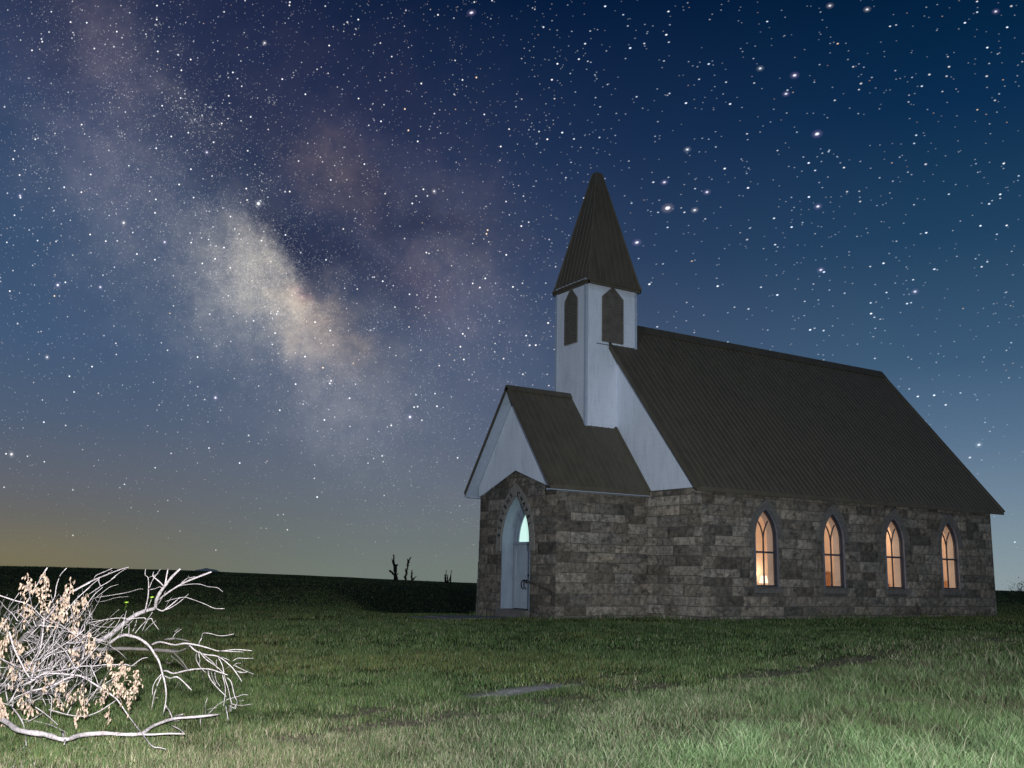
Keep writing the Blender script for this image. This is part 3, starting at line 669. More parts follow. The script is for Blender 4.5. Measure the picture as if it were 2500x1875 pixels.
for sg in (-1, 1):   # boxed white eave under each slope
    mb = MB(); a, b = sorted((sg * (PW2 + .045), sg * (WP - .02))); mb.box((a, PY0 - DP + .03, PE - .15), (b, -.07, PE - .115))
    a, b = sorted((sg * (PW2 + .004), sg * (PW2 + .05))); mb.box((a, PY0 + .05, PHS - .04), (b, -.07, PHS + .1))
    mb.build('porch_eave_board', M['white_trim'], chapel)

# --- bell tower
mb = MB(); y0, y1 = -TA, -TA + TD
mb.box((-T2, y0, 4.2), (T2, y1, TZ)); tower = mb.build('bell_tower', M['white'], chapel)
mb = MB()
for sx in (-1, 1):
    for yy, dy in ((y0, -1), (y1, 1)):
        a, b = sorted((sx * (T2 - .07), sx * (T2 + .02))); c_, d_ = sorted((yy + dy * .02, yy - dy * .07)); mb.box((a, c_, 4.2), (b, d_, TZ - .005))
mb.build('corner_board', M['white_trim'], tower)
def louvre(w, c, z0, zs, za, plane):
    mb = MB()
    P_ = {'f': lambda u, z, n: (c + u, y0 - n, z), 'b': lambda u, z, n: (c - u, y1 + n, z), 'r': lambda u, z, n: (T2 + n, c + u, z), 'l': lambda u, z, n: (-T2 - n, c - u, z)}[plane]
    out = [(-w, z0), (w, z0), (w, zs), (0, za), (-w, zs)]
    n0 = np.array(P_(0, 0, 0)); n1 = np.array(P_(0, 0, .02))
    mb.prism([P_(u, z, .003) for u, z in out], n1 - n0)
    # raised frame and slats
    for (ua, za_), (ub, zb_) in zip(out, out[1:] + out[:1]): mb.tube([P_(ua, za_, .03), P_(ub, zb_, .03)], .022, 4)
    z = z0 + .06
    while z < za - .1:
        hwz = w if z < zs else w * (za - z) / (za - zs)
        if hwz > .06: mb.hexa([P_(-hwz + .02, z, .02), P_(hwz - .02, z, .02), P_(hwz - .02, z, .055), P_(-hwz + .02, z, .055)], [P_(-hwz + .02, z + .05, .02), P_(hwz - .02, z + .05, .02), P_(hwz - .02, z + .02, .058), P_(-hwz + .02, z + .02, .058)])
        z += .085
    mb.build('louvre', M['dark_wood'], tower)
louvre(.34, .05, 8.52, 9.97, 10.36, 'f'); louvre(.42, -.26, 8.56, 10.03, 10.40, 'r'); louvre(.34, 0, 8.6, 9.97, 10.36, 'l'); louvre(.34, 0, 9.7, 10.1, 10.36, 'b')
mb = MB(); mb.box((T2 - .01, y0 + .42, 8.44), (T2 + .022, y1 - .03, 8.465)); mb.build('flashing', M['casing'], tower)
# --- spire
mb, rb = MB(), MB(); SE, SA, sx, sy, cy = 10.446, 14.62, 1.012, 1.07, -.27
prof = [(0, 1.0), (.06, .93), (1, .105)]
rings = [[(sgx * sx * k, cy + sgy * sy * k, SE + (SA - SE) * t) for sgx, sgy in ((-1, -1), (1, -1), (1, 1), (-1, 1))] for t, k in prof]
vs = [p for r in rings for p in r] + [(0, cy, SA + .03)]
fs = [(r * 4 + i, r * 4 + (i + 1) % 4, (r + 1) * 4 + (i + 1) % 4, (r + 1) * 4 + i) for r in range(2) for i in range(4)] + [(8 + i, 8 + (i + 1) % 4, 12) for i in range(4)]
fs += [(3, 2, 1, 0)]
mb.add(vs, fs, 0)
for i in range(4):  # eave fascia
    a, b = np.array(rings[0][i]), np.array(rings[0][(i + 1) % 4]); mb.tube([a, b], .035, 6); ins = (np.array([0, cy, SE]) - (a + b) / 2) * .035; mb.hexa([a - (0, 0, .11), b - (0, 0, .11), b + ins - (0, 0, .11), a + ins - (0, 0, .11)], [a + (0, 0, .01), b + (0, 0, .01), b + ins + (0, 0, .01), a + ins + (0, 0, .01)])
    h0, h1 = np.array(rings[1][i]), np.array(rings[2][i]); rb.tube([rings[0][i], h0, h1], [.035, .035, .025], 6)
    c1, d1 = np.array(rings[1][i]), np.array(rings[1][(i + 1) % 4]); top = (np.array(rings[2][i]) + np.array(rings[2][(i + 1) % 4])) / 2
    nrm = np.cross(d1 - c1, top - c1); nrm /= np.linalg.norm(nrm)
    e0, e1 = np.array(rings[0][i]), np.array(rings[0][(i + 1) % 4])
    for k in range(1, 9):
        f = k / 9; b0 = c1 + (d1 - c1) * f
        # seams run up the slope and die on the hip
        up = (top - (c1 + d1) / 2); t_end = 1 - abs(2 * f - 1); t_end = min(1, max(.08, t_end * .985 + .0))
        if t_end > .05: rb.tube([e0 + (e1 - e0) * f + nrm * .01, b0 + nrm * .008, b0 + up * t_end + nrm * .008], .013, 4)
spire = mb.build('spire', M['roof'], chapel); rb.build('spire_seams', M['rib'], spire)

# --- door: two painted leaves in a deep pointed reveal
yd = PY0 + .45
mb = MB()
for sg in (-1, 1):
    mb.box((sg * .795 if sg < 0 else .006, yd, .14), (-.006 if sg < 0 else .795, yd + .05, 2.06))
door = mb.build('door', M['door'], chapel)
mb = MB()
for sg in (-1, 1):
    for za_, zb_ in ((.3, .95), (1.1, 1.95)):
        a, b = sorted((sg * .12, sg * .68))
        for p0, p1 in (((a, yd - .012, za_), (b, yd - .001, za_ + .03)), ((a, yd - .012, zb_), (b, yd - .001, zb_ + .03)), ((a, yd - .013, za_), (a + .03, yd - .0015, zb_)), ((b - .03, yd - .013, za_), (b, yd - .0015, zb_))): mb.box(p0, p1)
mb.build('door_panel', M['door'], door)
for hx in (-.17, -.02):
    mb = MB(); mb.tube(catmull([(hx, yd - .02, .98), (hx + .01, yd - .09, .95), (hx - .01, yd - .09, .78), (hx + .02, yd - .03, .72)], 4), .016, 6); mb.box((hx - .025, yd - .022, .9), (hx + .025, yd - .002, 1.0)); mb.build('door_handle', M['iron'], door)
mb = MB(); mb.box((.04, yd - .03, 1.10), (.10, yd - .002, 1.16)); mb.build('door_lock', M['iron'], door)
def band(mb, w0, zs, za0, w1, za1, z0, y, dep, n=10, mi=0):
    """pointed-arch band between two outlines, in plane y, extruded by dep"""
    a = arch_pts(w0, z0, zs, za0, n); b = arch_pts(w1, z0, zs, za1, n)
    a = a[1:] + a[:1]; b = b[1:] + b[:1]      # start lower right, end lower left
    for i in range(len(a) - 1):
        lo = [(a[i][0], y, a[i][1]), (a[i+1][0], y, a[i+1][1]), (b[i+1][0], y, b[i+1][1]), (b[i][0], y, b[i][1])]
        hi = [(p[0], p[1] + dep, p[2]) for p in lo]; mb.hexa(lo, hi, mi)
mb = MB()
band(mb, .795, DZS, DZA - .01, .66, DZA - .17, 2.06, yd - .03, .1); band(mb, .66, DZS, DZA - .17, .535, DZA - .37, 2.06, yd - .005, .08)
mb.box((-.79, yd - .06, 2.06), (.79, yd + .05, 2.13))
# jamb lining of the reveal
outl = arch_pts(DW - .003, .12, DZS, DZA - .004, 12); inn = arch_pts(DW - .03, .12, DZS, DZA - .05, 12)
outl = outl[1:] + outl[:1]; inn = inn[1:] + inn[:1]
for i in range(len(outl) - 1):
    lo = [(outl[i][0], PY0 + .004, outl[i][1]), (outl[i+1][0], PY0 + .004, outl[i+1][1]), (inn[i+1][0], PY0 + .004, inn[i+1][1]), (inn[i][0], PY0 + .004, inn[i][1])]
    mb.hexa(lo, [(p[0], yd - .035, p[2]) for p in lo])
mb.build('door_frame', M['frame_paint'], door)
mb = MB(); o_ = arch_pts(.535, 2.13, DZS + .031, DZA - .37, 10); mb.prism([(u, yd + .03, z) for u, z in o_], (0, .012, 0)); mb.build('transom_pane', M['transom'], door)
mb = MB(); mb.box((-.036, yd + .0, 2.13), (-.012, yd + .028, 3.1)); 
mb = MB(); mb.box((-.83, PY0 - .16, BASE), (.83, yd + .06, .12)); mb.build('doorstep', M['trim_stone'], chapel)
# arch surround with lettering
mb = MB(); band(mb, DW + .27, DZS, DZA + .38, DW + .005, DZA + .006, DZS - .25, PY0 - .045, .05); sur = mb.build('door_arch', simple('pale_dressed_stone', (.19, .175, .155), .9, .25, 9, bmp=.4), chapel)
def letters(txt, parent):
    acc = MB(); w = DW + .115; zs, za = DZS, DZA + .17; rise = za - zs; r = (w * w + rise * rise) / (2 * w); amax = math.asin(rise / r)
    items = []
    n1 = txt.split()[0]; n2 = txt.split()[1]
    for i, ch in enumerate(n1): items.append((ch, -1, amax * (.12 + .74 * i / (len(n1) - 1))))
    for i, ch in enumerate(n2): items.append((ch, 1, amax * (.88 - .60 * i / (len(n2) - 1))))
    for ch, sg, a in items:
        cu = bpy.data.curves.new('glyph', 'FONT'); cu.body = ch; cu.size = .205; cu.align_x = 'CENTER'; cu.extrude = .006; cu.offset = .004
        ob = bpy.data.objects.new('glyph', cu); COL.objects.link(ob)
        dg = bpy.context.evaluated_depsgraph_get(); me = bpy.data.meshes.new_from_object(ob.evaluated_get(dg))
        u, z = sg * (w - r + r * math.cos(a)), zs + r * math.sin(a)
        # text tangent: the left flank climbs, the right flank descends
        ta = (math.pi / 2 - a) if sg < 0 else -(math.pi / 2 - a)
        ca, sa = math.cos(ta), math.sin(ta)
        vs = []
        for v in me.vertices:
            x_, y_ = v.co.x, v.co.y - .075
            vs.append((u + x_ * ca - y_ * sa, PY0 - .052 - v.co.z, z + x_ * sa + y_ * ca))
        acc = MB(); acc.add(vs, [tuple(p.vertices) for p in me.polygons], 0); acc.build('letter', M['letter'], parent)
        bpy.data.objects.remove(ob); bpy.data.curves.remove(cu); bpy.data.meshes.remove(me)
letters('STEVENS CHAPEL', sur)
# handrail on the porch front
mb = MB(); yr = PY0 - .13
mb.tube(catmull([(.72, PY0 - .02, 1.0), (.84, yr, .99), (1.2, yr, .91), (1.7, yr, .80), (2.12, yr, .71), (2.2, yr, .62)], 4), .015, 8)
for bx, bz in ((.9, .96), (1.98, .72)): mb.tube([(bx, PY0 + .01, bz - .06), (bx, yr, bz - .03), (bx, yr, bz + .01)], .012, 6)
mb.build('handrail', M['rust'], chapel)

# --- side windows
def make_window(yc):
    Pn = lambda u, z, n: (W2 + n, yc + u, z); g = -.115
    mb = MB()
    def barp(pts, wdt, n0, n1):
        for (ua, za_), (ub, zb_) in zip(pts[:-1], pts[1:]):
            du, dz = ub - ua, zb_ - za_; l = math.hypot(du, dz); ou, oz = -dz / l * wdt / 2, du / l * wdt / 2
            eu, ez = du / l * wdt * .2, dz / l * wdt * .2
            q = [(ua + ou - eu, za_ + oz - ez), (ua - ou - eu, za_ - oz - ez), (ub - ou + eu, zb_ - oz + ez), (ub + ou + eu, zb_ + oz + ez)]
            mb.hexa([Pn(u, z, n0) for u, z in q], [Pn(u, z, n1) for u, z in q])
    w, z0, zs, za = WW - .032, WZ0 + .055, WZS, WZA - .06
    o = arch_pts(w, z0, zs, za, 10); o = o + o[:1]; barp(o, .036, g - .03, g + .03)
    zm = 1.94
    barp([(-w, zm), (w, zm)], .055, g - .033, g + .033); barp([(0, z0), (0, zm)], .03, g - .02, g + .02); barp([(0, zm), (0, zs - .12)], .03, g - .02, g + .02)
    rise = za - zs; r = (w * w + rise * rise) / (2 * w)
    zf = zs - .12
    arcl = [(-(r - math.sqrt(r * r - d * d)) * 1.0, zf + d) for d in np.linspace(0, .60, 9)]
    barp(arcl, .022, g - .02, g + .018); barp([(-u, z) for u, z in arcl], .022, g - .021, g + .019)
    fr = mb.build('window', M['sash'], chapel)
    mb = MB(); o = arch_pts(w, z0, zs, za, 10); mb.prism([Pn(u, z, g - .006) for u, z in o], (.008, 0, 0)); mb.build('pane', M['glass'], fr)
    mb = MB()      # timber casing lining the opening
    a = arch_pts(WW - .002, WZ0, WZS, WZA - .003, 10); b = arch_pts(WW - .026, WZ0 + .0, WZS, WZA - .045, 10); a = a[1:] + a[:1]; b = b[1:] + b[:1]
    for i in range(len(a) - 1):
        q = [a[i], a[i+1], b[i+1], b[i]]; mb.hexa([Pn(u, z, g + .034) for u, z in q], [Pn(u, z, -.02) for u, z in q], 0)
        c1, d1 = [(p[0] * .985, p[1]) for p in (b[i], b[i+1])]
        q = [a[i], a[i+1], b[i+1], b[i]]; mb.hexa([Pn(u, z, -.018) for u, z in q], [Pn(u * .995, z, .03) for u, z in q], 1)
    mb.build('casing', [M['sash'], M['casing']], fr)  # dark inner lining paints in the shade of the recess
    mb = MB(); mb.hexa([Pn(-.55, WZ0 - .15, -.05), Pn(.55, WZ0 - .15, -.05), Pn(.55, WZ0 - .15, .09), Pn(-.55, WZ0 - .15, .09)], [Pn(-.55, WZ0, -.05), Pn(.55, WZ0, -.05), Pn(.55, WZ0 - .02, .09), Pn(-.55, WZ0 - .02, .09)])
    mb.hexa([Pn(-.47, WZ0 + .001, g), Pn(.47, WZ0 + .001, g), Pn(.47, WZ0 + .001, .02), Pn(-.47, WZ0 + .001, .02)], [Pn(-.47, WZ0 + .04, g), Pn(.47, WZ0 + .04, g), Pn(.47, WZ0 + .012, .02), Pn(-.47, WZ0 + .012, .02)])
    mb.build('sill', M['trim_stone'], fr)
    mb = MB(); a = arch_pts(WW + .2, WZS - .05, WZS, WZA + .25, 8); b = arch_pts(WW + .012, WZS - .05, WZS, WZA + .012, 8); a = a[1:] + a[:1]; b = b[1:] + b[:1]
    for i in range(len(a) - 1):
        q = [a[i], a[i+1], b[i+1], b[i]]; mb.hexa([Pn(u, z, -.008) for u, z in q], [Pn(u, z, .05 + .006 * (i % 2)) for u, z in q])
    mb.build('hood_mould', M['trim_stone'], fr)
for yc in WINY: make_window(yc)

# ------------------------------------------------------------------ things inside, seen through the windows
def pew(x, y, label):
    t = thing('church_pew', label, 'pew', (x, y, .12), 'pews inside the chapel')
    mb = MB(); mb.box((-.75, 0, .38), (.75, .42, .43)); mb.build('seat', M['wood'], t)
    mb = MB(); mb.hexa([(-.75, .40, .431), (.75, .40, .431), (.75, .45, .431), (-.75, .45, .431)], [(-.75, .47, 1.1), (.75, .47, 1.1), (.75, .52, 1.1), (-.75, .52, 1.1)]); mb.build('backrest', M['wood'], t)
    for sx in (-1, 1):
        mb = MB(); a, b = sorted((sx * .753, sx * .80)); mb.box((a, 0, 0), (b, .53, .95)); mb.build('end_panel', M['wood'], t)
PEWL = ['oak pew glimpsed low through the third chapel window', 'oak pew glimpsed low through the fourth chapel window']
for (x_, y_), l_ in zip(((.15, 12.3), (2.9, 12.5)), PEWL): pew(x_, y_, l_)
cab = thing('cabinet', 'orange brown wooden cabinet low behind the second chapel window', 'cabinet', (-2.75, 12.8, .12), ); cab.rotation_euler = (0, 0, -math.pi / 2)
mb = MB(); mb.box((-.4, -.6, 0), (.4, .6, 1.32)); mb.build('body', M['wood'], cab)
mb = MB(); mb.box((-.45, -.65, 1.321), (.45, .65, 1.37)); mb.build('top', M['wood'], cab)
mb = MB(); mb.box((.401, -.55, .1), (.425, -.02, 1.25)); mb.box((.401, .02, .1), (.425, .55, 1.25)); mb.build('door', M['wood'], cab)
cur = MB(); pts = [(-.28 + .055 * i, 13.24 + .03 * math.sin(i * 1.3)) for i in range(9)]
for (xa, ya), (xb_, yb) in zip(pts[:-1], pts[1:]): cur.hexa([(xa, ya, .5), (xb_, yb, .5), (xb_, yb + .02, .5), (xa, ya + .02, .5)], [(xa, ya, 3.2), (xb_, yb, 3.2), (xb_, yb + .02, 3.2), (xa, ya + .02, 3.2)])
tag(cur.build('curtain', M['curtain']), 'amber curtain hanging inside at the left edge of the third chapel window', 'curtain')

# ------------------------------------------------------------------ path to the door
mb = MB()
ys_ = np.linspace(-6.4, PY0 - .165, 6)
for a, b in zip(ys_[:-1], ys_[1:]): mb.box((-.85, a + .008, -.5), (.85, b - .008, float(H(0, (a + b) / 2)) + .03))
p_ = mb.build('path', M['concrete']); p_['kind'] = 'structure'

# ------------------------------------------------------------------ fallen tree in the foreground
def branch_material():
    m_, nt, b, N, L = new_mat('bleached_deadwood'); v = tex_coord(nt, (1, 1, 1)); n1 = noise(nt, v, 22, 8, .75); n2 = noise(nt, v, 90, 5, .75)
    c = ramp(nt, n1, [(.3, (.17, .145, .14)), (.48, (.54, .495, .485)), (.7, (.76, .71, .71))]); c = mix(nt, c, ramp(nt, n2, [(.3, (.6, .58, .56)), (.6, (1.1, 1.1, 1.1))]), .7, 'MULTIPLY')
    L.new(c, b.inputs['Base Color']); b.inputs['Roughness'].default_value = .85; bump(nt, b, n2, 1.0, .012); return m_
M['deadwood'] = branch_material()
M['deadwood_grey'] = simple('shadowed_grey_deadwood', (.13, .12, .11), .9, .4, 12, bmp=.4)  # rear limbs; the shadow on them is put into the grey
M['dry_leaf'] = simple('dried_leaf', (.44, .335, .245), .8, .6, 16, bmp=.1)
M['green_leaf'] = simple('fresh_green_leaf', (.30, .55, .03), .6, .2, 20)
c3 = lambda x, y: (x * .12055, 1360 + y * .12055); c4 = lambda x, y: (200 + x * .12055, 1360 + y * .12055); c5 = lambda x, y: (400 + x * .12054, 1360 + y * .12054)
c6 = lambda x, y: (x * .19590, 1550 + y * .19590); c7 = lambda x, y: (200 + x * .19590, 1550 + y * .19590); c8 = lambda x, y: (400 + x * .19592, 1550 + y * .19592); z4 = lambda x, y: (x * .31652, 1350 + y * .31652)
S3, S6, S4 = .12055, .1959, .31652
def tr(f, pts): return [f(*p) for p in pts]
# group -> list of (pixel polyline, width0, width1 in source px, depth0, depth1)
G = {'log': [], 'upper': [], 'arch': [], 'grey': [], 'twig': []}
def add(g, f, pts, w0, w1, d0=9.7, d1=None):
    s = {c3: S3, c4: S3, c5: S3, c6: S6, c7: S6, c8: S6, z4: S4}[f]
    G[g].append((tr(f, pts), w0 * s, w1 * s, d0, d1 if d1 is not None else d0))
add('log', z4, [(-160, 1150), (-60, 1235), (60, 1310), (150, 1370), (350, 1400), (490, 1440), (620, 1405), (800, 1390), (960, 1400), (1090, 1393), (1180, 1335), (1330, 1280), (1500, 1265), (1690, 1245)], 56, 17, 9.75, 9.95)
add('log', z4, [(1060, 1400), (1180, 1400), (1300, 1393), (1425, 1396)], 22, 12, 9.8, 9.7); add('log', z4, [(1420, 1397), (1385, 1360), (1310, 1325)], 14, 7, 9.7, 9.8)
add('log', z4, [(480, 1380), (500, 1445), (495, 1480)], 26, 6, 9.75)
add('upper', c4, [(-200, 1900), (200, 1760), (600, 1560), (800, 1380), (1060, 1190), (1280, 1090), (1480, 1030), (1500, 900), (1580, 720), (1700, 560), (1825, 400), (1990, 240)], 125, 50, 10.3, 9.6)
add('upper', c4, [(1670, 620), (1690, 540), (1712, 400), (1745, 240)], 45, 34, 9.7)
add('upper', c5, [(-90, 860), (0, 780), (200, 640), (430, 510), (700, 400), (860, 340), (965, 300)], 34, 48, 9.75, 9.5)
add('twig', c5, [(240, 630), (400, 565), (700, 545), (900, 600), (1080, 620), (1195, 705)], 20, 10, 9.7, 9.3); add('twig', c5, [(360, 520), (480, 430), (640, 400)], 18, 12, 9.65); add('twig', c5, [(490, 425), (520, 335)], 14, 8, 9.6)
add('twig', c4, [(1480, 1030), (1620, 1090), (1700, 1050), (1860, 925), (1990, 815)], 30, 26, 9.8, 9.6); add('twig', c5, [(20, 905), (200, 850), (400, 815), (500, 830), (700, 900), (850, 960), (1000, 1030), (1100, 1045), (1230, 1045)], 14, 13, 9.6, 9.3); add('twig', c5, [(0, 1070), (130, 1030), (330, 900), (500, 745)], 20, 13, 9.65)
add('upper', c4, [(1280, 1100), (1310, 950), (1340, 800), (1350, 600), (1340, 420), (1280, 360), (1290, 240)], 34, 16, 9.8, 9.6)
add('twig', c4, [(1355, 650), (1440, 450), (1530, 330), (1590, 240)], 19, 14, 9.7); add('twig', c4, [(1660, 590), (1560, 490), (1450, 400), (1440, 340), (1460, 295)], 32, 18, 9.65); add('twig', c4, [(1620, 640), (1580, 600), (1480, 640), (1370, 660)], 20, 12, 9.65); add('twig', c4, [(1340, 420), (1440, 380), (1570, 330)], 13, 9, 9.65)
add('twig', c4, [(1530, 980), (1640, 800), (1710, 665)], 16, 9, 9.7); add('twig', c4, [(1330, 1040), (1370, 950), (1420, 820)], 14, 9, 9.7); add('twig', c4, [(1680, 1050), (1740, 930), (1825, 800)], 12, 8, 9.6)
add('twig', c4, [(80, 1335), (150, 1325), (300, 1300), (700, 1235), (1000, 1245), (1260, 1230), (1300, 1290)], 18, 18, 9.5, 9.7); add('twig', c4, [(130, 1310), (160, 1230), (210, 1140)], 16, 9, 9.5); add('twig', c4, [(1300, 1290), (1400, 1240), (1440, 1310), (1560, 1480)], 22, 14, 9.7)
add('twig', c4, [(1080, 1540), (1200, 1390), (1320, 1270), (1430, 1115)], 20, 14, 9.7); add('twig', c4, [(1210, 1520), (1300, 1330), (1420, 1120)], 18, 12, 9.75); add('twig', c4, [(1240, 1530), (1420, 1350), (1540, 1260)], 12, 8, 9.6)
for P_ in ([(800, 1540), (860, 1250), (905, 1080)], [(1040, 1200), (1045, 1100)], [(480, 1680), (700, 1380), (800, 1200), (860, 1150)], [(950, 1560), (960, 1340)], [(1030, 1500), (1090, 1360), (1110, 1250)], [(240, 1650), (450, 1500), (590, 1370), (670, 1290)], [(520, 1620), (555, 1460)], [(880, 1440), (1000, 1310), (1060, 1230)]): add('twig', c4, P_, 17, 11, 9.5, 9.6)
add('upper', c4, [(-300, 760), (0, 590), (250, 460), (500, 360), (750, 260), (945, 205)], 42, 18, 9.5, 9.2); add('twig', c4, [(240, 450), (290, 370), (450, 300), (620, 225)], 16, 10, 9.35); add('twig', c4, [(-300, 1060), (0, 750), (200, 560), (300, 480), (380, 400)], 24, 14, 9.4); add('twig', c4, [(600, 450), (680, 380), (800, 290), (935, 215)], 22, 14, 9.3)
add('twig', c4, [(380, 590), (540, 500), (680, 400)], 18, 12, 9.3); add('twig', c4, [(350, 440), (340, 500), (370, 590), (280, 660), (120, 770)], 18, 14, 9.35); add('twig', c4, [(530, 335), (615, 265)], 13, 8, 9.3); add('twig', c4, [(140, 870), (270, 830), (420, 800), (900, 720), (1150, 650), (1240, 650)], 17, 6, 9.4, 9.0); add('twig', c4, [(260, 840), (450, 690), (580, 600), (740, 555)], 14, 8, 9.4); add('twig', c4, [(270, 840), (315, 905), (500, 880), (700, 820), (940, 800)], 12, 6, 9.4, 9.1)
add('upper', c3, [(-200, 720), (0, 780), (300, 880), (500, 930), (680, 1040), (820, 1180), (1000, 1320), (1180, 1350)], 34, 12, 9.2, 9.6); add('upper', c3, [(960, 215), (850, 380), (750, 560), (600, 800), (500, 1150), (400, 1480)], 34, 16, 9.5)
add('twig', c3, [(1350, 220), (1220, 370), (1140, 600), (1110, 800), (1010, 960)], 20, 22, 9.5); add('upper', c3, [(1825, 510), (1500, 690), (1240, 880), (1000, 1180), (800, 1420)], 34, 40, 9.5); add('twig', c3, [(1825, 600), (1500, 900), (1240, 1250), (1100, 1450), (1000, 1640)], 26, 24, 9.4)
add('grey', c3, [(1010, 940), (960, 1100), (850, 1260), (640, 1480), (440, 1680), (200, 1900)], 75, 110, 9.9, 10.1); add('upper', c3, [(890, 1300), (865, 1500), (850, 1680)], 40, 46, 9.3)
for P_, a, b in (([(390, 720), (150, 1070), (50, 1290)], 14, 12), ([(170, 1160), (310, 1090), (440, 1040)], 9, 12), ([(310, 1120), (200, 1340), (120, 1660)], 12, 16), ([(470, 1250), (350, 1420), (240, 1540)], 11, 14), ([(150, 1440), (0, 1640)], 14, 16), ([(480, 1560), (670, 1470)], 16, 10), ([(560, 1640), (850, 1340), (1100, 1060), (1210, 890)], 20, 12), ([(1480, 1660), (1690, 1480), (1715, 1350), (1790, 1300), (1830, 1190)], 34, 14), ([(1160, 1650), (1350, 1450), (1480, 1290)], 16, 11), ([(1110, 1570), (1250, 1500), (1480, 1465)], 12, 9)): add('twig', c3, P_, a, b, 9.3, 9.4)
add('upper', c6, [(115, -40), (180, 180), (260, 340), (330, 480), (410, 575)], 26, 26, 9.2)
add('arch', c6, [(300, 620), (400, 575), (520, 490), (700, 480), (900, 500), (1021, 520), (1221, 640), (1371, 735), (1471, 820), (1580, 980), (1700, 1140), (1811, 1285), (1905, 1392), (1990, 1405), (2070, 1425)], 34, 12, 9.3, 9.35)
add('twig', c7, [(790, 1290), (790, 1380), (845, 1480)], 16, 10, 9.3, 9.1)
add('upper', c6, [(380, 700), (560, 660), (700, 610), (850, 535), (1020, 515), (1150, 560)], 30, 18, 9.4); add('upper', c6, [(535, -20), (500, 180), (430, 400), (390, 560)], 24, 26, 9.35)
add('twig', c6, [(600, 930), (700, 955), (850, 995), (1050, 1015), (1221, 960), (1351, 880), (1445, 815)], 18, 12, 9.4); add('twig', c6, [(440, 900), (560, 980), (720, 1120)], 18, 14, 9.5); add('twig', c6, [(270, 1050), (450, 1080), (650, 1130), (840, 1225)], 22, 18, 9.55)
add('twig', c6, [(140, 890), (250, 1030), (310, 1180), (325, 1380)], 26, 18, 9.5, 9.2)
for P_ in ([(320, 1380), (240, 1450), (205, 1530), (165, 1655)], [(318, 1390), (290, 1520), (262, 1655)], [(335, 1390), (400, 1500), (430, 1620)]): add('twig', c6, P_, 13, 8, 9.2, 8.75)
for P_ in ([(60, 600), (75, 720), (100, 850)], [(100, 600), (160, 750)], [(110, 860), (200, 700), (260, 560), (300, 440)], [(-60, 835), (110, 870), (165, 905)], [(155, 890), (180, 790), (280, 740), (400, 690)], [(-40, 610), (60, 600)], [(245, 480), (270, 700)], [(400, 640), (380, 800), (330, 920)], [(460, 560), (390, 690)], [(360, 760), (420, 900)]): add('twig', c6, P_, 20, 13, 9.3, 9.5)
for P_ in ([(600, 740), (645, 790), (635, 940), (628, 1040)], [(520, 760), (580, 900)], [(820, 1350), (920, 1400), (1050, 1412)], [(1078, 1270), (1065, 1380), (1048, 1480)], [(500, 1270), (490, 1370)], [(560, 950), (410, 1050), (290, 1105)], [(600, 520), (575, 640)], [(840, 985), (900, 870), (960, 780)]): add('twig', c6, P_, 13, 9, 9.5, 9.4)
for P_ in ([(420, 330), (700, 180), (900, 50), (990, -10)], [(450, 440), (600, 220), (780, 0)], [(540, 530), (620, 470), (700, 350), (820, 270)], [(860, 500), (1000, 380), (1120, 250), (1240, 120)], [(790, 415), (860, 320), (970, 220)], [(460, 280), (560, 130), (640, 0)], [(480, 380), (640, 240), (900, 180), (1010, 80)], [(330, 480), (420, 300), (520, 150)], [(1030, 300), (1070, 120), (1110, -40)], [(630, 470), (690, 360)], [(480, 500), (560, 330), (620, 180)]): add('twig', c6, P_, 14, 9, 9.2, 9.35)
add('twig', c6, [(500, 465), (640, 460), (880, 420), (1021, 390), (1171, 388), (1321, 370), (1480, 372), (1580, 368), (1640, 386), (1760, 300), (1840, 280)], 18, 11, 9.35)
add('grey', c7, [(-320, 330), (0, 250), (200, 185), (500, 170), (860, 182), (1030, 195), (1180, 190)], 64, 40, 10.6, 10.5); add('grey', c7, [(-500, 520), (-350, 330), (0, 300), (200, 280), (420, 300)], 30, 12, 10.7); add('grey', c6, [(-200, 640), (60, 630), (300, 700), (600, 720), (760, 740)], 60, 40, 10.5); add('grey', c6, [(-100, 470), (30, 520), (70, 560)], 60, 40, 10.2)
add('upper', c7, [(330, 110), (500, 5), (640, 20), (740, 60), (840, 140), (900, 230), (960, 330), (1000, 470), (1030, 580), (1050, 720), (1040, 860), (1012, 990)], 44, 15, 9.9, 9.6); add('twig', c7, [(1040, 880), (1090, 950), (1135, 1060)], 22, 20, 9.6, 9.7); add('twig', c7, [(990, 490), (920, 570), (882, 660), (880, 750)], 14, 9, 9.6); add('twig', c7, [(990, 510), (920, 680), (890, 800), (868, 930)], 17, 12, 9.6); add('twig', c7, [(895, 795), (930, 782), (965, 798)], 9, 6, 9.6)
add('upper', c8, [(-160, 125), (-70, 90), (0, 95), (140, 125), (260, 105), (430, 130), (560, 165), (700, 203), (880, 182), (1100, 197)], 30, 12, 9.8, 9.3); add('upper', c8, [(-10, 450), (40, 450), (120, 480), (250, 450), (400, 425), (560, 425), (680, 460), (797, 500)], 26, 16, 9.6, 9.3); add('twig', c8, [(0, 505), (80, 540), (160, 522), (250, 590), (347, 690)], 20, 20, 9.6, 9.4)
add('twig', c8, [(310, 120), (400, 200), (520, 245), (680, 270), (830, 385), (900, 470), (972, 580)], 22, 13, 9.6, 9.3)
for P_ in ([(700, 270), (770, 295), (830, 322)], [(860, 325), (920, 290), (1010, 293), (1113, 292)], [(870, 385), (905, 355), (957, 353)], [(890, 450), (1000, 468)], [(890, 385), (1000, 440), (1117, 488)], [(690, 200), (1000, 213)], [(900, 445), (960, 470), (1040, 460)]): add('twig', c8, P_, 11, 8, 9.4, 9.3)
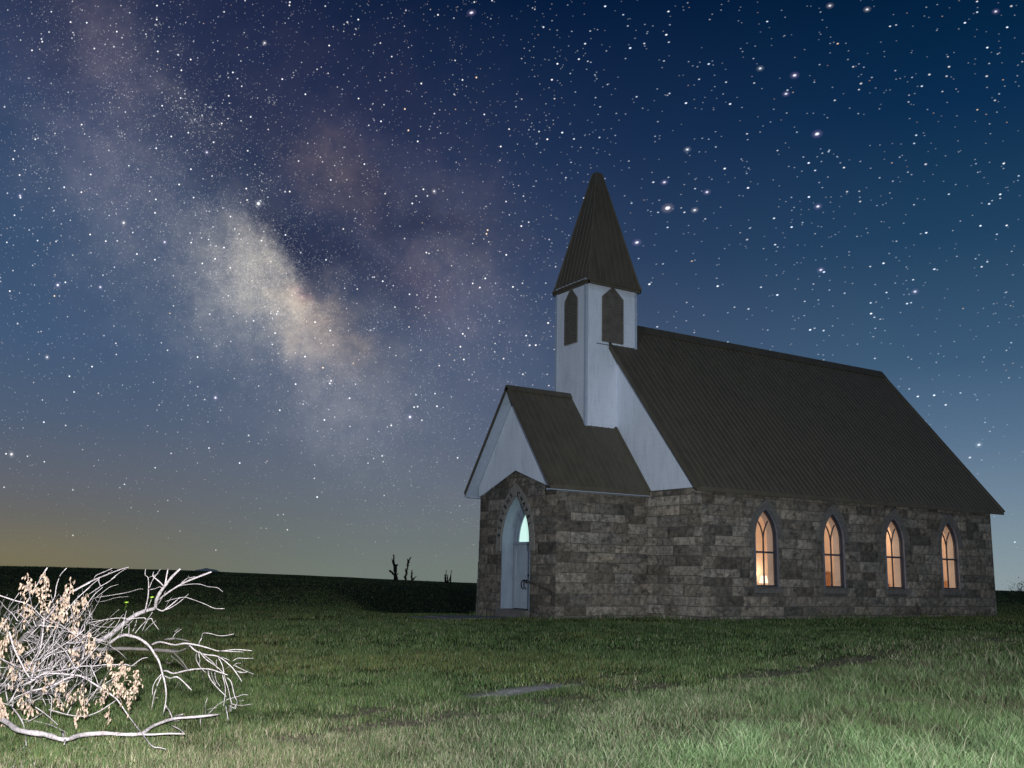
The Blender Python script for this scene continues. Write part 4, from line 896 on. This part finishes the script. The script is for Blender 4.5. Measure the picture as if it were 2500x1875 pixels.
for P_, a in (([(440, 200), (520, 300), (650, 390), (740, 470)], 16), ([(430, 210), (450, 320), (440, 380), (520, 470)], 12), ([(410, 215), (402, 300), (450, 400)], 12), ([(680, 285), (730, 380), (760, 540), (800, 660), (830, 800), (848, 862)], 13), ([(550, 430), (570, 530), (650, 640), (780, 770)], 17), ([(585, 440), (610, 540), (650, 620)], 10), ([(632, 440), (650, 560), (700, 640)], 11), ([(720, 460), (760, 620), (765, 740), (742, 890)], 13), ([(765, 860), (790, 980), (802, 1082)], 15), ([(790, 535), (840, 590), (880, 760), (912, 830), (890, 922)], 14), ([(915, 826), (993, 815)], 12), ([(780, 872), (890, 917)], 12), ([(835, 855), (950, 880), (1102, 860)], 12), ([(840, 870), (808, 955)], 9), ([(845, 870), (835, 955)], 9), ([(900, 870), (870, 920)], 8), ([(460, 220), (600, 330), (670, 420)], 10), ([(660, 290), (655, 390)], 9), ([(740, 440), (820, 395)], 8)): add('twig', c8, P_, a, a * .7, 9.5, 9.3)
for P_, a in (([(550, 990), (660, 880), (780, 810), (900, 775), (985, 745), (1050, 748)], 12), ([(510, 1000), (525, 930), (515, 870), (545, 785)], 12), ([(525, 938), (590, 918), (657, 905)], 10), ([(452, 1025), (458, 1135)], 14), ([(100, 1060), (150, 1010), (240, 985)], 20), ([(110, 1045), (180, 1020), (240, 990)], 12), ([(85, 1075), (190, 1070)], 10)): add('twig', c8, P_, a, a * .7, 9.8, 9.6)
for P_, a in (([(100, 200), (220, 320), (320, 465)], 22), ([(90, 260), (220, 370), (310, 450)], 16), ([(20, 210), (200, 200), (320, 140)], 30), ([(460, 450), (490, 545)], 14), ([(50, 290), (20, 340), (80, 350), (110, 320)], 12), ([(150, 530), (180, 660)], 10), ([(180, 560), (245, 715)], 9), ([(0, 60), (150, 45), (320, 80)], 34)): add('grey', c8, P_, a, a * .7, 10.2)
add('twig', c8, [(482, 0), (465, 50), (440, 100), (430, 165)], 14, 12, 9.6); add('twig', c5, [(770, 1640), (770, 1590), (810, 1540), (950, 1550), (1100, 1590), (1250, 1590), (1420, 1555)], 17, 13, 9.5, 9.2); add('twig', c5, [(180, 1630), (240, 1540), (360, 1455)], 14, 9, 9.6); add('grey', c5, [(190, 1540), (345, 1405)], 40, 30, 10.2)
# dense tangle near the left edge
rt_ = random.Random(3)
for _ in range(270):
    x0, y0_ = rt_.uniform(-60, 720), rt_.uniform(430, 1180); an = rt_.choice([rt_.uniform(-75, -15), rt_.uniform(-120, -40), rt_.uniform(10, 70)]); ln = rt_.uniform(110, 360)
    if y0_ > 900 and an > 0: an = -an
    a_ = math.radians(an); pts = []; x, y = x0, y0_
    for k in range(5): pts.append((x, y)); a_ += rt_.uniform(-.25, .25); x += math.cos(a_) * ln / 4; y += math.sin(a_) * ln / 4
    if min(p[1] for p in pts) < 190: continue
    add('twig', z4, pts, rt_.uniform(4, 9), rt_.uniform(2.5, 4.5), rt_.uniform(8.9, 10.2), rt_.uniform(8.9, 10.2))
tree = thing('fallen_tree', 'bleached dead fallen tree limb with bare twigs and clumps of dried leaves on the grass', 'fallen tree', (15.9, -17.4, float(H(15.9, -17.4))))
tb = np.array(tree.location)
def branch_mesh(items, name, mat):
    mb = MB()
    for pts, w0, w1, d0, d1 in items:
        sm = catmull([(p[0], p[1], 0) for p in pts], 3); n = len(sm); out = []; rad = []
        ph = rt_.uniform(0, 6); am = rt_.uniform(.02, .09)
        for i, p in enumerate(sm):
            t = i / (n - 1); d = d0 + (d1 - d0) * t + am * math.sin(ph + t * 4)
            clear = .09 if name == 'limb' else .02
            q = at_depth(p[0], p[1], d)
            while q[2] < float(H(q[0], q[1])) + clear and d > 6.5: d -= .06; q = at_depth(p[0], p[1], d)
            w = (w0 + (w1 - w0) * t) * rt_.uniform(.72, 1.0)
            if t == 1: w *= .7
            out.append(q - tb); rad.append(w * .5 * d / FPX)
        mb.tube(out, rad, 8 if w0 > 8 else 5)
    return mb.build(name, mat, tree, smooth=True)
branch_mesh(G['log'], 'limb', M['deadwood']); branch_mesh(G['upper'], 'limb', M['deadwood']); branch_mesh(G['arch'], 'limb', M['deadwood']); branch_mesh(G['grey'], 'limb', M['deadwood_grey']); branch_mesh(G['twig'], 'twigs', M['deadwood'])
LC = [(190,300),(215,210),(345,190),(330,300),(330,400),(190,440),(245,460),(500,310),(500,400),(470,480),(590,410),(595,500),(660,360),(400,500),(30,560),(130,650),(60,610),(160,740),(5,740),(30,700),(200,850),(250,890),(100,970),(685,690),(580,620),(820,790),(835,850),(570,800),(940,890),(965,930),(885,970),(1045,970),(1035,1060),(1000,1130),(945,1050),(800,1030),(790,1100),(455,1150),(535,1110),(620,1090),(475,1020),(650,1190),(590,1265),(840,1240),(170,1150),(20,1240),(35,1330),(5,1180),(230,1200),(270,260),(360,250),(540,290),(560,590),(440,440),(350,1010),(90,880),(-40,600),(-30,900),(700,740),(900,1010)]
def leaf_cluster(px, py, n, spread, dep):
    mb = MB(); c = at_depth(px, py, dep)
    stem = [c - tb + AY * t + AF * .01 * math.sin(t * 40) for t in (-1.7 * spread, -.8 * spread, 0, .9 * spread, 1.9 * spread)]; mb.tube(stem, .0022, 4)
    for k in range(n):
        o = c + AX * rt_.gauss(0, spread * .75) + AY * rt_.gauss(0, spread * 1.35) + AF * rt_.gauss(0, spread * .8)
        ln, wd = rt_.uniform(.030, .052), rt_.uniform(.006, .012)
        d = np.array([rt_.gauss(0, .35), rt_.gauss(0, .35), -1.0]); d /= np.linalg.norm(d)
        s = np.cross(d, np.array([rt_.gauss(0, 1), rt_.gauss(0, 1), rt_.gauss(0, .3)])); s /= np.linalg.norm(s); nn = np.cross(d, s)
        mb.tube([o - tb, min(stem, key=lambda q: np.linalg.norm(q - (o - tb)))], .0011, 3, cap=False)
        p = [o, o + d * ln * .35 + s * wd + nn * .006, o + d * ln * .75 + s * wd * .8 + nn * .004, o + d * ln + nn * .012, o + d * ln * .75 - s * wd * .8 + nn * .004, o + d * ln * .35 - s * wd + nn * .006, o + d * ln * .5 - nn * .004]
        mb.add([q - tb for q in p], [(0, 1, 6), (1, 2, 6), (2, 3, 6), (3, 4, 6), (4, 5, 6), (5, 0, 6)])
    mb.build('leaf_cluster', M['dry_leaf'], tree, fix=False)
for x, y in LC:
    px, py = z4(x, y); leaf_cluster(px, py, rt_.randint(10, 20), rt_.uniform(.024, .040), rt_.uniform(9.05, 9.5))
for x, y, a in ((1420, 812, 0), (905, 917, 8)):
    px, py = c4(x, y); mb = MB(); c = at_depth(px, py, 9.5) - tb
    mb.add([c - AX * .02, c + AY * .006, c + AX * .022 + AY * .003, c - AY * .006], [(0, 1, 2, 3)])
    mb.tube([c - AX * .02, c - AX * .04 - AY * .05 + AF * .1, c - AX * .1 - AY * .12 + AF * .2], .0012, 4)
    mb.build('green_leaf', M['green_leaf'], tree, fix=False)

# ------------------------------------------------------------------ dead trunks on the skyline, far shrub and hill
M['char'] = simple('charred_bark', (.012, .010, .009), .95, .4, 4, bmp=.5)
z6 = lambda x, y: (850 + x * .15823, 1330 + y * .15823)
def snag(label, lines, leafy=None, dist=92):
    bx, by = z6(*lines[0][0][0]); base = at_depth(bx, by, dist); gx, gy = base[0], base[1]; gz = float(H(gx, gy))
    t = thing('dead_tree', label, 'dead tree', (gx, gy, gz - .1), 'dead trunks on the skyline'); o = np.array([gx, gy, gz - .1])
    for i, (pts, w0, w1) in enumerate(lines):
        mb = MB(); P_ = []
        for k, p in enumerate(catmull([(*z6(*q), 0) for q in pts], 4)):
            q = at_depth(p[0], p[1], dist) + AF * .08 * math.sin(k * 1.7) - o; P_.append(q)
        n = len(P_); rad = [(w0 + (w1 - w0) * k / (n - 1)) * .20 * .5 * dist / FPX * (1 + .25 * rt_.uniform(-1, 1)) for k in range(n)]
        if i == 0: P_ = [P_[0] - np.array([0, 0, .9])] + P_; rad = [rad[0] * 1.2] + rad
        mb.tube(P_, rad, 7)
        if leafy:
            for k in range(1, n):
                for _ in range(2): 
                    a = rt_.uniform(0, 6.28); mb.tube([P_[k], P_[k] + (AX * math.cos(a) + AY * .5 * math.sin(a) + AF * math.sin(a)) * rad[k] * 1.9], [rad[k] * .5, rad[k] * .3], 5)
        mb.build('trunk' if i == 0 else 'limb', M['char'], t)
snag('tallest black dead trunk on the skyline, forked at its tip with a knobbed side stub', [([(735, 560), (728, 430), (715, 330), (700, 260), (705, 200), (695, 150)], 50, 12), ([(705, 470), (680, 430), (640, 400)], 20, 24), ([(738, 380), (735, 330), (758, 312)], 34, 26), ([(690, 290), (682, 250), (676, 215)], 14, 8), ([(707, 200), (722, 165)], 10, 6), ([(740, 500), (755, 460), (772, 440)], 16, 8)])
snag('leaning ragged black trunk on the skyline right of the tallest one', [([(882, 560), (895, 450), (915, 350), (930, 270), (965, 195)], 26, 14), ([(915, 330), (925, 270), (920, 225)], 20, 16), ([(893, 440), (886, 370)], 16, 10), ([(880, 530), (860, 490)], 14, 8)], True)
snag('short black stump with one slanting branch beside the leaning trunk', [([(985, 560), (980, 470), (984, 395)], 24, 12), ([(992, 540), (1020, 515), (1050, 487)], 22, 6)], True)
snag('low black dead trunk of thin upright prongs close to the chapel porch', [([(1500, 590), (1496, 520), (1495, 465)], 20, 18), ([(1505, 575), (1512, 480), (1514, 395)], 14, 9), ([(1525, 585), (1532, 520), (1536, 470)], 22, 14), ([(1540, 580), (1565, 530), (1582, 480), (1592, 400)], 16, 12), ([(1578, 580), (1580, 530), (1585, 480)], 22, 12)])
# far butte
hb = at_depth(497, 1394, 1500); mb = MB(); rg = 14
prof = lambda t: max(0, math.cos(t * math.pi / 2)) ** 1.3
vs, fs = [], []
for j in range(7):
    for i in range(rg + 1):
        t = -1 + 2 * i / rg; s = -1 + 2 * j / 6; hh = prof(min(1, math.hypot(t, s * .8))) * 7 * (1 + .12 * math.sin(i * 2.1))
        vs.append(hb + AX * (t * 26 + 4) + np.array([AF[0], AF[1], 0]) * s * 40 + np.array([0, 0, hh - 3.2]))
for j in range(6):
    for i in range(rg): a = j * (rg + 1) + i; fs.append((a, a + 1, a + rg + 2, a + rg + 1))
mb.add(vs, fs); h_ = mb.build('hill', simple('far_hill_hazed', (.5, .52, .46), 1, .2, .05), smooth=True); h_['kind'] = 'structure'  # pale colour carries the haze of distance
# shrub at the right edge behind the chapel
def shrub(px, py, dep, w, h, label):
    b = at_depth(px, py, dep); gz = float(H(b[0], b[1])); t = thing('shrub', label, 'shrub', (b[0], b[1], gz))
    mb = MB(); lf = MB()
    for k in range(14):
        a = rt_.uniform(0, 6.28); tip = np.array([math.cos(a) * w * .4, math.sin(a) * w * .4, h * rt_.uniform(.5, 1)]); mid = tip * .5 + np.array([rt_.gauss(0, .05), rt_.gauss(0, .05), h * .1])
        mb.tube([(0, 0, -.05), mid, tip], [.03, .02, .006], 5)
        for _ in range(130):
            o = tip * rt_.uniform(.35, 1.08) + np.array([rt_.gauss(0, w * .13), rt_.gauss(0, w * .13), rt_.gauss(0, h * .11)])
            if o[2] < .02: continue
            d = np.array([rt_.gauss(0, 1), rt_.gauss(0, 1), rt_.gauss(0, .7)]); d /= np.linalg.norm(d); s = np.cross(d, (.3, .5, .8)); s /= np.linalg.norm(s) + 1e-6
            lf.add([o, o + d * .05 + s * .02, o + d * .1, o + d * .05 - s * .02], [(0, 1, 2, 3)])
    mb.build('stem', M['char'], t); lf.build('foliage', simple('dark_shrub_leaf', (.03, .05, .02), .8, .4, 9), t, fix=False)
shrub(2520, 1470, 46, 1.6, 1.15, 'dark rounded shrub at the right edge behind the chapel')

# ------------------------------------------------------------------ lights
def sun(name, el, az, s, col, ang):
    l = bpy.data.lights.new(name, 'SUN'); l.energy = s; l.color = col; l.angle = math.radians(ang); o = bpy.data.objects.new(name, l); COL.objects.link(o)
    d = Vector((math.cos(math.radians(el)) * math.cos(math.radians(az)), math.cos(math.radians(el)) * math.sin(math.radians(az)), math.sin(math.radians(el)))); o.rotation_euler = (d).to_track_quat('Z', 'Y').to_euler()
sun('moon', 24, -52, .28, (.80, .90, 1), 3)
def spot(name, pos, target, watts, col, cone, blend, r=.12):
    l = bpy.data.lights.new(name, 'SPOT'); l.energy = watts; l.color = col; l.spot_size = math.radians(cone); l.spot_blend = blend; l.shadow_soft_size = r
    o = bpy.data.objects.new(name, l); COL.objects.link(o); o.location = pos; o.rotation_euler = (Vector(pos) - Vector(target)).to_track_quat('Z', 'Y').to_euler()
# the lamp beside the photographer that lights the field and the chapel front, and the flash on the branch
b0 = CAM + np.array([AX[0], AX[1], 0]) * 1.6 - np.array([AF[0], AF[1], 0]) * .3
spot('headlamp', (b0[0], b0[1], 1.75), (7.5, 2.5, .6), 16200, (.84, .93, 1), 84, 1)
b1 = CAM + np.array([AX[0], AX[1], 0]) * -.25
spot('flash', (b1[0], b1[1], 1.75), tuple(at_depth(-60, 1590, 9.6)), 13500, (.97, .95, 1), 58, 1)
def point(name, pos, watts, col, r=.15):
    l = bpy.data.lights.new(name, 'POINT'); l.energy = watts; l.color = col; l.shadow_soft_size = r; o = bpy.data.objects.new(name, l); COL.objects.link(o); o.location = pos
for y, w_ in ((3.6, 200), (7.6, 330), (11.2, 300)): point('ceiling_lamp', (0.6, y, 4.3), w_, (1, .69, .46), .2)
lt = thing('floor_lamp', 'lit floor lamp glowing white low behind the first chapel window', 'lamp', (-3.75, 11.1, .12))
mb = MB(); mb.tube([(0, 0, 0), (0, 0, .03)], .14, 16); mb.tube([(0, 0, .03), (0, 0, .92)], .014, 8); mb.build('stand', M['iron'], lt)
mb = MB(); mb.tube([(0, 0, .86), (0, 0, 1.16)], [.19, .12], 16, cap=False); mb.build('lamp_shade', lit('lit_lamp_shade', (1, .86, .70), 1.3), lt)
point('floor_lamp_bulb', (-3.75, 11.1, 1.42), 22, (1, .78, .56), .05)

# ------------------------------------------------------------------ render settings
scene.view_settings.view_transform = 'Standard'; scene.view_settings.look = 'None'; scene.view_settings.exposure = 0; scene.view_settings.gamma = 1
scene.cycles.max_bounces = 6; scene.cycles.diffuse_bounces = 3; scene.cycles.transparent_max_bounces = 12; scene.cycles.caustics_reflective = False; scene.cycles.caustics_refractive = False
scene.cycles.sample_clamp_indirect = 4
